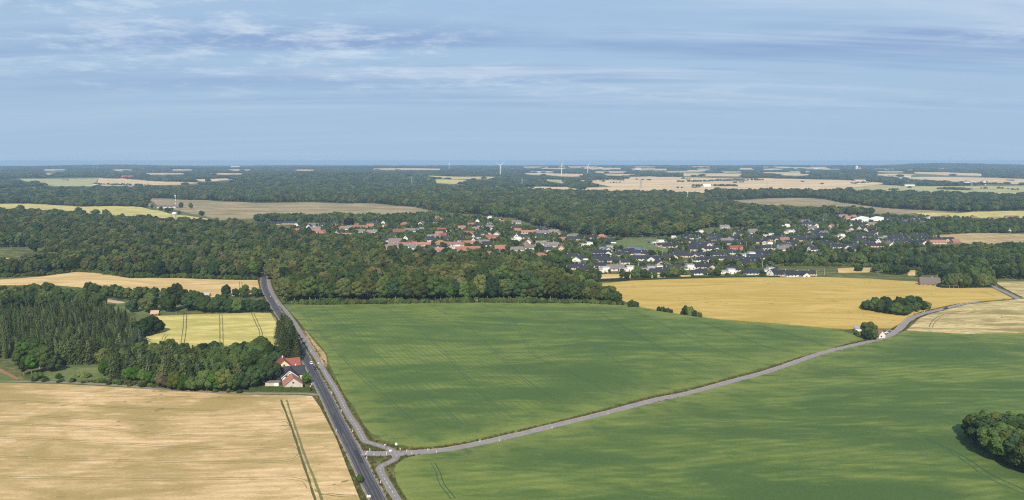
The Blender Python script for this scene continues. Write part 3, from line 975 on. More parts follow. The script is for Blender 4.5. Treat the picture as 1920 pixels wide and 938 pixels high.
def trunk_mb(seed, H, base, R, r0, limbs=5):
    r = random.Random(seed)
    m = MB()
    pts = [(0, 0, -0.6), (0, 0, 0.4), (r.uniform(-.15, .15), r.uniform(-.15, .15), base * 0.8), (r.uniform(-.3, .3), r.uniform(-.3, .3), base + (H - base) * 0.35), (0, 0, base + (H - base) * 0.72)]
    m.tube(pts, [r0 * 1.35, r0 * 1.05, r0 * 0.85, r0 * 0.6, r0 * 0.2])
    for k in range(limbs):
        a = 6.283 * k / limbs + r.uniform(-.4, .4)
        z = base * r.uniform(0.75, 1.0) + (H - base) * 0.12 * r.random()
        q = R * r.uniform(0.5, 0.75)
        m.tube([(0, 0, z), (q * .45 * math.cos(a), q * .45 * math.sin(a), z + (H - base) * .16), (q * math.cos(a), q * math.sin(a), z + (H - base) * .34)], [r0 * .45, r0 * .3, r0 * .1], 5)
    return m


def spruce_np(seed, H, base, R, levels, nb, size, droop, power=0.85):
    """Whorls of hanging boughs, each a run of needle clumps, round a thin dark heart."""
    r = np.random.default_rng(seed)
    pos, nrm, sz = [], [], []
    for i in range(levels):
        u = (i + 0.5) / levels
        z = base + (H - base) * u
        L = R * (1 - u) ** power * r.uniform(0.85, 1.12) + 0.15
        n = max(4, int(nb * (1 - 0.6 * u)))
        for k in range(n):
            a = 6.283 * k / n + r.uniform(-.35, .35) + i * 1.7
            l = L * r.uniform(0.7, 1.12)
            m = max(2, int(l / (size * 1.5)))
            for j in range(m):
                f = (j + 1) / m
                pos.append((math.cos(a) * l * f, math.sin(a) * l * f, z - droop * l * f * f + r.uniform(-.1, .1) * size))
                nrm.append((math.cos(a) * (0.35 + droop), math.sin(a) * (0.35 + droop), 0.9))
                sz.append(size * r.uniform(0.7, 1.25) * (1.15 - 0.35 * f))
    pos, nrm = np.array(pos), unit(np.array(nrm) + 0.35 * r.normal(size=(len(nrm), 3)))
    V, Q = cards(pos, nrm, np.array(sz), r, 0.8)
    n, off = 9, len(V)
    cone = [(0.42 * R * math.cos(6.283 * k / n) * r.uniform(.8, 1.2), 0.42 * R * math.sin(6.283 * k / n) * r.uniform(.8, 1.2), base + 0.2) for k in range(n)] + [(0, 0, H * 0.93)]
    T = [(off + k, off + (k + 1) % n, off + n) for k in range(n)]
    tip = [(-.10, 0, H * .93), (.10, 0, H * .93), (0, .05, H * 1.02)]
    T.append((off + n + 1, off + n + 2, off + n + 3))
    return np.vstack([V, np.array(cone), np.array(tip)]), Q, np.array(T)


round_p = lambda u: max(0.25, math.sin(math.pi * (0.14 + 0.80 * u)) ** 0.7)
dome_p = lambda u: max(0.3, math.sqrt(max(0.0, 1 - (u * 0.92) ** 2.4)))
tall_p = lambda u: max(0.25, math.sin(math.pi * (0.10 + 0.82 * u)) ** 0.9)
shrub_p = lambda u: max(0.35, math.sqrt(max(0, 1 - u * u * 0.85)))
# kind: (height, crown base, radius, profile, lobes, leaf size, density, material, trunk radius, bark)
BROAD = {
    'beech_a': (21, 6.0, 6.4, dome_p, 22, 0.46, 42, 'leaf_beech', 0.42, 'bark_pale'),
    'beech_b': (22, 7.0, 5.8, dome_p, 20, 0.46, 42, 'leaf_beech', 0.40, 'bark_pale'),
    'ash_a': (20, 5.0, 5.4, tall_p, 20, 0.44, 42, 'leaf_green', 0.36, 'bark_pale'),
    'ash_b': (19, 4.5, 5.6, tall_p, 18, 0.44, 42, 'leaf_dark', 0.34, 'bark'),
    'oak': (15, 2.8, 6.2, round_p, 22, 0.44, 42, 'leaf_green', 0.38, 'bark'),
    'lime': (14, 2.4, 4.6, round_p, 18, 0.42, 46, 'leaf_green', 0.30, 'bark'),
}
PROTO = {}


def proto_mesh(kind):
    if kind in PROTO:
        return PROTO[kind]
    seed = sum(map(ord, kind))
    if kind in BROAD:
        H, base, R, pf, nl, ls, per, mt, tr, bk = BROAD[kind]
        v_, q_, t_ = crown_np(seed, H, base, R, pf, nl, ls, per)
        c_ = mesh_np('crown', v_, q_, t_, mt)
        k_ = trunk_mb(seed, H, base, R, tr).mesh('trunk', bk)
    elif kind == 'shrub':
        v_, q_, t_ = crown_np(seed, 3.2, 0.2, 2.4, shrub_p, 12, 0.24, 130)
        c_ = mesh_np('crown', v_, q_, t_, 'leaf_shrub')
        k_ = trunk_mb(seed, 3.0, 0.4, 2.0, 0.10, 4).mesh('trunk', 'bark')
    elif kind == 'spruce':
        v_, q_, t_ = spruce_np(seed, 17, 0.8, 3.5, 26, 13, 0.58, 0.42, 0.72)
        c_ = mesh_np('crown', v_, q_, t_, 'needle_olive')
        k_ = MB().tube([(0, 0, -.5), (0, 0, 8), (0, 0, 16)], [0.24, 0.15, 0.03]).mesh('trunk', 'bark')
    elif kind == 'fir':
        v_, q_, t_ = spruce_np(seed, 14, 1.2, 3.9, 20, 15, 0.60, 0.25, 0.55)
        c_ = mesh_np('crown', v_, q_, t_, 'needle_olive')
        k_ = MB().tube([(0, 0, -.5), (0, 0, 7), (0, 0, 13)], [0.26, 0.16, 0.03]).mesh('trunk', 'bark_pale')
    elif kind == 'great_fir':
        v_, q_, t_ = spruce_np(seed, 22, 1.0, 6.8, 26, 18, 0.74, 0.32, 0.72)
        c_ = mesh_np('crown', v_, q_, t_, 'needle_dark')
        k_ = MB().tube([(0, 0, -.5), (0, 0, 11), (0, 0, 21)], [0.45, 0.28, 0.04]).mesh('trunk', 'bark')
    PROTO[kind] = (c_, k_)
    return PROTO[kind]


HEIGHT = {k: b[0] for k, b in BROAD.items()}
HEIGHT.update(shrub=3.2, spruce=17, fir=14, great_fir=22)
FIRST = {}
N_TREE = {}


def tree(kind, p, h, wide=1.0, mat=None, label='', group=None, name=None, cat='tree'):
    c_, k_ = proto_mesh(kind)
    nm = name or ('shrub' if kind == 'shrub' else 'conifer_tree' if kind in ('spruce', 'fir', 'great_fir') else 'broadleaf_tree')
    s = h / HEIGHT[kind]
    e = empty(nm, (p[0], p[1], float(hgt(p[0], p[1])) - 0.02), rnd.uniform(0, 6.28), (s * wide, s * wide, s))
    tag(e, label, cat, group)
    c = link('crown', c_, e)
    k = link('trunk', k_, e)
    if mat and kind in FIRST:
        c.material_slots[0].link = 'OBJECT'
        c.material_slots[0].material = MATS[mat]
    FIRST.setdefault(kind, (c, k))
    N_TREE[nm] = N_TREE.get(nm, 0) + 1
    BLOCK.append((p[0], p[1], 2.2))
    return e


BLOCK = []           # spots taken by trees and houses: x, y, radius


def grove(spots, kinds, hts, label, group, mats=(None,), wide=(0.9, 1.1), where='from the west', name=None, cat='tree'):
    """Single trees standing together, told apart by their order."""
    spots = sorted(spots, key=lambda s: s[0])
    for i, s in enumerate(spots):
        p = ground_at(s[0], s[1])
        h = s[2] if len(s) > 2 else rnd.uniform(*hts)
        tree(rnd.choice(kinds), p, h, rnd.uniform(*wide), s[3] if len(s) > 3 else rnd.choice(mats), '%s, %s %s' % (label, nth(i + 1), where), group, name, cat)


def along(pts, n, jx=3.0, jy=1.5):
    out = []
    seg = [math.hypot(b[0] - a[0], b[1] - a[1]) for a, b in zip(pts, pts[1:])]
    tot = sum(seg)
    for i in range(n):
        d = tot * (i + 0.5) / n
        for (a, b), s in zip(zip(pts, pts[1:]), seg):
            if d <= s:
                u = d / s
                out.append((a[0] + (b[0] - a[0]) * u + rnd.uniform(-jx, jx), a[1] + (b[1] - a[1]) * u + rnd.uniform(-jy, jy)))
                break
            d -= s
    return out


bm_ = ('leaf_beech', 'leaf_beech', 'leaf_green', 'leaf_dark', 'leaf_green')
# the beech wood behind the green field: its front ranks
slope = lambda sp, h0, h1: [(x_, y_, rnd.uniform(h0, h1) * (1 - 0.62 * min(1, max(0, (x_ - 1040) / 125)))) for x_, y_ in sp]
grove(slope(along([(531, 566), (700, 566), (900, 563.5), (1000, 564), (1100, 565), (1165, 570.5)], 44, 4, 1.0), 16, 24), ['beech_a', 'beech_b', 'ash_a', 'ash_b'], (17, 23),
      'tall tree in the front rank of the beech wood', 'front trees of the beech wood', bm_, (1.0, 1.35))
grove(slope(along([(536, 559), (700, 558), (900, 555), (1000, 556), (1090, 558), (1140, 563)], 38, 5, 1.0), 19, 25), ['beech_a', 'beech_b', 'ash_a'], (20, 24),
      'tall tree in the second rank of the beech wood', 'front trees of the beech wood', bm_, (1.05, 1.4))
tree('ash_a', ground_at(844, 566.5), 15.5, 1.0, 'leaf_bright', 'bright yellow green tree standing out at the beech wood edge', 'front trees of the beech wood')
# western forest edge above the tan field
grove(along([(-40, 519), (77, 515.5), (143, 508), (243, 518.5), (333, 519.5), (470, 523)], 34, 5, 1.0), ['beech_a', 'ash_a', 'ash_b', 'oak'], (12, 19),
      'forest edge tree above the far tan field', 'edge trees of the western forest', ('leaf_green', 'leaf_dark', 'leaf_dark', 'leaf_beech'))
# the row of limes between tan field and pasture
grove([(x, y, h) for x, y, h in ((168, 556, 14), (177, 557, 13), (186, 558.5, 12), (200, 559.5, 12.5), (215, 560.5, 14), (224, 562, 13), (241, 563, 12), (256, 564.5, 12), (263, 563.5, 13), (274, 562.5, 12.5),
      (291, 563.5, 12.5), (309, 563, 11.5), (320, 562, 12), (332, 561, 15))], ['lime'], (11, 14), 'rounded tree in the row behind the pasture', 'row of rounded trees by the pasture', ('leaf_dark', 'leaf_green'), (1.0, 1.2))
grove([(318, 585, 15), (330, 582, 16), (345, 578, 17), (352, 584, 15), (362, 580, 17), (374, 582, 16), (385, 586, 13), (396, 588, 10), (412, 586, 15), (420, 583, 15), (432, 587, 12), (446, 587, 12), (458, 586.5, 11),
       (468, 586, 12), (478, 587, 11), (490, 587, 12), (500, 587, 10)], ['oak', 'lime', 'ash_b'], (9, 15), 'dark garden tree behind the pale field', 'trees behind the pale field', ('leaf_dark', 'leaf_dark', 'leaf_green'))
grove([(424, 556, 11), (442, 557, 8), (460, 558.5, 12), (478, 559, 10.5), (487, 557, 8)], ['lime', 'oak'], (8, 12), 'round tree at the corner of the far tan field', 'corner trees of the tan field', ('leaf_dark', 'leaf_green'))
tree('oak', ground_at(250, 586), 11, 1.0, 'leaf_dark', 'dark lone tree standing in the green pasture', None)
tree('oak', ground_at(282, 586), 16, 1.05, 'leaf_pale', 'big pale willow standing in the green pasture', None, 'willow_tree')
# the dark mass behind the plantation
grove(along([(0, 585), (60, 578), (120, 574), (170, 578), (200, 581)], 15, 4, 2), ['oak', 'beech_a', 'ash_b'], (11, 14), 'dark broad tree behind the spruce plantation', 'dark trees behind the plantation', ('leaf_dark', 'leaf_dark', 'leaf_green'))
grove([(262, 634, 13), (272, 632, 14), (284, 628, 14), (292, 627, 12), (300, 625, 10)], ['oak', 'lime'], (10, 14), 'dense dark tree at the corner of the pale field', 'dark trees at the field corner', ('leaf_dark',), (1.1, 1.3))
# bright clump by the lawn
grove([(38, 697, 15), (50, 692, 18), (62, 690, 20), (75, 692, 19), (84, 696, 15), (60, 702, 12), (45, 704, 9)], ['oak', 'beech_a', 'ash_a'], (12, 18), 'bright green tree in the clump by the lawn', 'bright clump by the lawn',
      ('leaf_bright', 'leaf_green', 'leaf_green'), (1.0, 1.2))
tree('oak', ground_at(100, 696.5), 8.5, 1.25, 'leaf_green', 'small round crowned tree casting shadow onto the mown lawn', None)
grove([(69, 711, 4), (110, 710, 3.0)], ['shrub'], (3, 4), 'dark round bush on the lawn beside the barley field', 'bushes on the lawn', ('leaf_dark',), name='shrub', cat='bush')
grove([(148, 706, 2.6), (156, 707, 3.0), (164, 707.5, 2.4)], ['shrub'], (2, 3), 'low yellowish bush in the island bed on the lawn', 'island bed on the lawn', ('leaf_pale',), (1.3, 1.6), name='shrub', cat='bush')
# belt between lane and pale field: broadleaf front
grove([(199, 705, 9, 'leaf_bright'), (243, 714, 8, 'leaf_bright'), (256, 715, 9, 'leaf_bright'), (270, 717, 8, 'leaf_green'), (283, 722, 8, 'leaf_bright'), (302, 727, 9, 'leaf_dry'), (312, 729, 7, 'leaf_dry'),
       (330, 730, 10, 'leaf_green'), (345, 732, 8, 'leaf_bright'), (362, 733, 8, 'leaf_green'), (388, 733, 12, 'leaf_green'), (404, 734, 12, 'leaf_bright'), (420, 734, 13, 'leaf_green'), (437, 734, 10, 'leaf_green'),
       (452, 731, 10, 'leaf_dark'), (466, 729, 10, 'leaf_dry'), (477, 727, 13, 'leaf_dark'), (490, 722, 13, 'leaf_dark'), (502, 716, 14, 'leaf_dark'), (497, 702, 13, 'leaf_green'), (480, 700, 14, 'leaf_green'),
       (460, 702, 13, 'leaf_green'), (440, 700, 13, 'leaf_green'), (420, 698, 13, 'leaf_green'), (446, 684, 14, 'leaf_dark'), (462, 680, 13, 'leaf_dark'), (485, 682, 14, 'leaf_dark'), (430, 678, 10, 'leaf_dark'),
       (402, 676, 12, 'leaf_dark'), (384, 678, 12, 'leaf_dark'), (320, 668, 12, 'leaf_green'), (306, 670, 11, 'leaf_green'), (510, 684, 13, 'leaf_dark'), (516, 690, 10, 'leaf_dark')],
      ['oak', 'lime'], (8, 13), 'leafy tree in the belt along the farm lane', 'leafy trees of the farm lane belt', (None,), (0.95, 1.2))
tree('lime', ground_at(574, 720), 6.5, 1.15, 'leaf_bright', 'bright green ball shaped tree between farmhouse and main road', None)
tree('lime', ground_at(675, 906), 3.6, 1.2, 'leaf_dark', 'small dark roadside tree on the verge of the main road', None)
# clump at the lower right
grove([(1822, 822, 11.0), (1836, 832, 12.4), (1850, 842, 13.8), (1864, 852, 14.5), (1880, 862, 15.2), (1896, 872, 15.2), (1915, 880, 15.2), (1935, 890, 15.2), (1850, 822, 12.4), (1872, 832, 13.8), (1894, 842, 15.2), (1918, 850, 15.2), (1944, 862, 15.2),
       (1890, 822, 12.4), (1920, 832, 13.8)], ['oak', 'lime'], (8, 11), 'dense tree in the copse within the green field', 'copse within the green field', ('leaf_green', 'leaf_dark', 'leaf_dark'), (1.15, 1.4))
# clump in the golden field
grove([(1628, 583, 9), (1640, 585, 11), (1653, 587.5, 11), (1666, 590, 11.5), (1680, 592, 11), (1694, 593, 9), (1706, 588, 8.5), (1718, 586, 9), (1730, 583, 9), (1738, 581.5, 7), (1640, 578, 10), (1660, 580, 11), (1684, 582, 12),
       (1705, 581, 12), (1720, 579, 11), (1622, 580, 7)], ['oak', 'lime'], (8, 12), 'dark tree in the copse on the golden field', 'copse on the golden field', ('leaf_green', 'leaf_dark'), (1.1, 1.35))
grove([(1604, 630, 4.5), (1613, 634, 5), (1622, 636, 7), (1630, 638, 8), (1637, 637, 7.5), (1628, 630, 10.5)], ['oak', 'lime'], (4, 8), 'dark tree hiding the small red roofed farm', 'trees of the small farm', ('leaf_dark', 'leaf_green'), (1.1, 1.3))
# grove beside the barn
grove([(1771, 540, 12), (1780, 541, 15), (1788, 541.5, 16), (1797, 541.5, 16), (1806, 541.5, 15), (1815, 541.5, 13), (1824, 541, 14), (1833, 540.5, 14), (1842, 540, 14), (1850, 539.5, 13), (1858, 539, 12), (1775, 534, 16),
       (1790, 533, 18), (1806, 532, 19), (1822, 531, 18), (1840, 531, 17), (1852, 530, 15)], ['ash_a', 'beech_a', 'oak'], (12, 17), 'tall tree in the grove beside the thatched barn', 'grove beside the barn', ('leaf_beech', 'leaf_green', 'leaf_dark'))
# bushes and trees on the hedge line below the villas
grove([(1118, 527, 13), (1112, 530, 10), (1166, 526, 13), (1174, 527, 10), (1191, 524, 12), (1207, 523.5, 11), (1216, 523, 8), (1262, 521, 12.5), (1270, 521, 11), (1253, 521, 9), (1242, 521, 6), (1228, 522, 5), (1640, 511, 8),
       (1650, 509, 9)], ['oak', 'ash_b'], (6, 13), 'field tree on the hedge line below the villas', 'hedge line trees below the villas', ('leaf_dark', 'leaf_green'), (0.95, 1.2))
grove([(1184, 576, 6), (1191, 576.5, 5), (1235, 583, 3.5), (1243, 584.5, 4), (1252, 586, 3.6), (1258, 587, 3), (1286, 590.5, 7), (1294, 592, 7), (1302, 593.5, 5), (1311, 595, 4)], ['shrub'], (3, 7),
      'bushy shrub on the edge between green and golden fields', 'shrubs between green and golden fields', ('leaf_dark', 'leaf_green'), (0.8, 1.0), name='shrub', cat='bush')
grove([(1613, 510, 7), (1606, 510, 6), (1700, 514, 10), (1684, 516, 11), (1676, 515, 12), (1668, 514, 12), (1660, 514, 10), (1692, 515, 10), (1724, 520, 7), (1736, 516, 9), (1752, 516, 10), (1760, 512, 10)], ['oak', 'lime'], (6, 12),
      'dark tree between meadow strip and eastern wood', 'trees on the meadow strip', ('leaf_dark', 'leaf_dark', 'leaf_green'), (1.0, 1.25))
# trees standing free in the north-west
grove([(285, 391, 11), (302, 396, 12), (314, 399, 13), (322, 398, 12), (340, 391, 17), (358, 392, 17), (378, 405, 12), (336, 402, 8)], ['lime', 'oak'], (10, 16), 'dark round tree by the far western farmstead',
      'trees by the far farmstead', ('leaf_dark', 'leaf_green'), (1.0, 1.25))
# spruces and firs
grove([(536, 634, 17), (541, 642, 19), (545, 650, 20), (549, 659, 21), (553, 668, 20), (530, 622, 14), (557, 676, 14), (526, 646, 17), (531, 656, 19), (536, 666, 18), (521, 636, 13), (542, 674, 16)], ['great_fir'], (14, 20), 'dark spreading fir beside the main road', 'roadside firs', ('needle_dark',), (0.9, 1.05))
spots = []
for r_ in range(6):
    yb = 672 - r_ * 8.5
    for k in range(26):
        x_ = -8 + k * 10.6 + (r_ % 2) * 5 + rnd.uniform(-1.5, 1.5)
        if x_ > 268 - max(0, (yb - 650) * 1.2) or (x_ < 112 and yb > 668):
            continue
        spots.append((x_, yb + rnd.uniform(-1.2, 1.2)))
grove(spots, ['spruce'], (9, 13), 'spruce in the front ranks of the plantation', 'spruces of the plantation', ('needle_olive', 'needle_olive', 'needle_olive', 'needle_olive', 'needle_dark'), (0.9, 1.15))
grove([(x, y) for x, y in along([(118, 681), (186, 681)], 9, 2, 1)], ['fir'], (14, 16), 'tall fir with bare stem above the mown lawn', 'stemmed firs above the lawn', ('needle_olive', 'needle_dark'), (1.0, 1.15))
grove(along([(206, 708), (262, 713), (330, 722), (380, 724)], 13, 3, 1.5) + along([(205, 696), (280, 700), (330, 706), (400, 708)], 14, 3, 2) + along([(200, 685), (270, 688), (340, 690), (400, 690)], 13, 3, 2),
      ['fir', 'fir', 'spruce'], (11, 15), 'dark fir in the belt above the farm lane', 'firs of the farm lane belt', ('needle_dark', 'needle_olive'), (1.0, 1.2))
grove([(257, 648, 11), (263, 650, 12), (251, 651, 11), (268, 645, 10)], ['spruce'], (10, 12), 'blue grey spruce at the plantation corner', 'blue spruces', ('needle_blue',))

# ------------------------------------------------------------------ houses
surf('roof_red', (0.285, 0.135, 0.098), 0.85, var=0.16, scale=0.5, bump=0.5)
surf('roof_darkred', (0.24, 0.075, 0.055), 0.85, var=0.16, scale=0.5, bump=0.5)
surf('roof_black', (0.030, 0.031, 0.040), 0.55, var=0.18, scale=0.4, bump=0.4)
surf('roof_grey', (0.165, 0.145, 0.140), 0.9, var=0.2, scale=0.4, bump=0.4)
surf('roof_thatch', (0.150, 0.130, 0.115), 0.95, var=0.2, scale=0.8, bump=0.8)
surf('roof_felt', (0.10, 0.10, 0.11), 0.9, var=0.2, scale=0.5)
surf('roof_pale', (0.33, 0.33, 0.34), 0.7, var=0.12, scale=0.5)
surf('wall_white', (0.68, 0.66, 0.61), 0.85, var=0.12, scale=0.5)
surf('wall_cream', (0.58, 0.47, 0.34), 0.85, var=0.08, scale=0.5)
surf('wall_brick', (0.42, 0.20, 0.13), 0.9, var=0.12, scale=0.7)
surf('wall_blond', (0.58, 0.43, 0.30), 0.9, var=0.10, scale=0.7)
surf('wall_yellow', (0.70, 0.60, 0.36), 0.85, var=0.07, scale=0.5)
surf('wall_grey', (0.30, 0.30, 0.31), 0.85, var=0.1, scale=0.5)
surf('wall_plaster', (0.56, 0.51, 0.44), 0.9, var=0.28, scale=0.9)
surf('wall_timber', (0.055, 0.05, 0.05), 0.85, var=0.2, scale=1.0)
surf('wall_barn', (0.40, 0.27, 0.19), 0.9, var=0.2, scale=0.8)
surf('trim_white', (0.78, 0.78, 0.76), 0.6, var=0.05)
surf('window_glass', (0.03, 0.035, 0.045), 0.08, spec=0.6, var=0.2)
surf('door_dark', (0.10, 0.06, 0.04), 0.6, var=0.2)
surf('metal_grey', (0.45, 0.46, 0.47), 0.45, 0.6, var=0.1)
surf('metal_white', (0.78, 0.78, 0.78), 0.5, var=0.04)
surf('rust_red', (0.42, 0.07, 0.05), 0.6, var=0.1)
surf('concrete', (0.42, 0.41, 0.39), 0.9, var=0.12)


def gable_body(L, W, h, rise, over=0.45, th=0.22, axis='x'):
    """(wall, roof) builders of a gabled block whose ridge runs along axis."""
    wall, roof = MB(), MB()
    hw = W / 2
    wall.prism([(-hw, -0.4), (hw, -0.4), (hw, h), (0, h + rise - 0.05), (-hw, h)], axis, -L / 2, L / 2)
    sl = rise / hw
    e = hw + over
    zl = h - over * sl
    out = [(-e, zl + th), (0, h + rise + th), (e, zl + th), (e, zl + 0.02), (0, h + rise + 0.02), (-e, zl + 0.02)]
    roof.prism(out, axis, -L / 2 - over, L / 2 + over)
    return wall, roof


def hip_body(L, W, h, rise, over=0.6):
    wall, roof = MB(), MB()
    wall.box((0, 0, h / 2 - 0.2), (L, W, h + 0.4))
    a, b, r2 = L / 2 + over, W / 2 + over, max(0.6, (L - W) / 2)
    z = h - 0.05
    roof.add([(-a, -b, z), (a, -b, z), (a, b, z), (-a, b, z), (-r2, 0, h + rise), (r2, 0, h + rise), (-a, -b, z - .2), (a, -b, z - .2), (a, b, z - .2), (-a, b, z - .2)],
             [(0, 1, 5, 4), (1, 2, 5), (2, 3, 4, 5), (3, 0, 4), (6, 7, 1, 0), (7, 8, 2, 1), (8, 9, 3, 2), (9, 6, 0, 3), (9, 8, 7, 6)])
    return wall, roof


def window(parent, c, w, h, face, shared={}):
    """A glazed opening: white frame part with its pane."""
    key = (round(w, 2), round(h, 2))
    if key not in shared:
        fr = MB()
        for dx, dz, a, b in ((0, h / 2, w + .16, .08), (0, -h / 2, w + .16, .08), (-w / 2, 0, .08, h - .08), (w / 2, 0, .08, h - .08)):
            fr.box((dx, 0, dz), (a, .10, b))
        shared[key] = (fr.mesh('window', 'trim_white'), MB().box((0, .01, 0), (w - .08, .04, h - .08)).mesh('pane', 'window_glass'))
    o_ = link('window', shared[key][0], parent, c)
    o_.rotation_euler = (0, 0, {'-y': 0, 'y': math.pi, 'x': math.pi / 2, '-x': -math.pi / 2}[face])
    link('pane', shared[key][1], o_)
    return o_


def chimney(parent, x, y, z, mat='wall_brick'):
    MB().box((x, y, z), (0.55, 0.55, 1.5)).box((x, y, z + .78), (0.68, 0.68, .12)).build('chimney', mat, parent)


def make_house(kind, name='house'):
    e = empty(name, (0, 0, 0))
    t_, L, W, h, rise, rm, wm = HK[kind]
    if t_ in ('g', 'gl'):
        w_, r_ = gable_body(L, W, h, rise)
        if t_ == 'gl':                                                   # a gabled wing towards the front
            w2, r2 = gable_body(W * 0.9, W * 0.85, h, rise * 0.85, axis='y')
            dx, dy = L * 0.28, -W * 0.62
            for src, dst in ((w2, w_), (r2, r_)):
                dst.add([(a + dx, b + dy, c - 0.012) for a, b, c in src.v], src.f)
    elif t_ == 'h':
        w_, r_ = hip_body(L, W, h, rise)
    else:
        w_, r_ = MB(), MB()
        w_.box((0, 0, h / 2 - .2), (L, W, h + .4)).box((L * .22, W * .05, h + 1.2), (L * .45, W * .8, 2.5))
        r_.box((-L * .24, 0, h + .12), (L * .56, W + .5, .28)).box((L * .22, W * .05, h + 2.6), (L * .48, W * .86, .3))
    w_.build('wall', wm, e)
    ro = r_.build('roof', rm, e)
    if t_ in ('g', 'gl') and rise > 2.8:
        chimney(ro, L * .12, 0.3, h + rise + .2, 'wall_brick' if rm.startswith('roof_r') else 'wall_white')
    wing = (L * 0.28 - W * .45, L * 0.28 + W * .45) if t_ == 'gl' else (99, 99)
    n = max(2, int(L / 4.2))
    for k in range(n):
        x_ = -L / 2 + L * (k + .5) / n
        if wing[0] < x_ < wing[1]:
            continue
        if k == n // 2:
            MB().box((x_, -W / 2 - .02, 1.0), (.95, .10, 2.05)).build('door', 'door_dark', e)
        else:
            window(e, (x_, -W / 2 - .03, min(h - .75, 1.45)), 1.5, 1.15, '-y')
    for f, sx in (('x', 1), ('-x', -1)):
        window(e, (sx * (L / 2 + .03), W * .12, min(h - .75, 1.45)), 1.4, 1.15, f)
        if t_ == 'g' and rise > 3.4:
            window(e, (sx * (L / 2 + .03), 0, h + rise * .32), 1.1, 1.1, f)
    if t_ == 'gl':
        window(e, (L * .28, -W * 1.07 - .03, 1.4), 2.2, 1.3, '-y')
    return e


HK = {
    'R': ('g', 15, 8.5, 2.8, 4.0, 'roof_red', 'wall_cream'), 'B': ('g', 14, 8.5, 2.8, 4.0, 'roof_red', 'wall_brick'), 'L': ('g', 27, 8.5, 2.6, 2.7, 'roof_red', 'wall_blond'), 'X': ('h', 16, 11, 2.6, 3.4, 'roof_red', 'wall_brick'),
    'D': ('g', 22, 10.5, 2.4, 3.2, 'roof_black', 'wall_blond'), 'E': ('gl', 25, 10, 2.4, 3.1, 'roof_black', 'wall_cream'), 'V': ('gl', 27, 10.5, 2.5, 3.3, 'roof_black', 'wall_white'), 'H': ('h', 21, 14, 2.4, 4.0, 'roof_black', 'wall_white'),
    'W': ('g', 12, 9, 3.0, 4.4, 'roof_black', 'wall_white'), 'G': ('g', 19, 10.5, 2.6, 3.8, 'roof_grey', 'wall_white'), 'F': ('f', 18, 9, 3.0, 0, 'roof_pale', 'wall_white'), 'N': ('f', 20, 9, 2.9, 0, 'roof_felt', 'wall_grey'),
    'M': ('gl', 22, 9, 2.7, 2.8, 'roof_darkred', 'wall_brick'), 'T': ('g', 17, 10, 2.4, 5.4, 'roof_thatch', 'wall_white'),
}
HD = {'R': 'red tiled cream house', 'B': 'red tiled brick house', 'L': 'long low red roofed house', 'X': 'red hip roofed brick house', 'D': 'black roofed blond brick bungalow', 'E': 'black roofed cream winged villa',
      'V': 'black roofed white winged villa', 'H': 'black hip roofed white villa', 'W': 'steep black roofed white house', 'G': 'grey brown roofed white house', 'F': 'flat roofed white modern villa', 'N': 'flat roofed grey modern villa',
      'M': 'dark red roofed brick winged house', 'T': 'thatched white house'}
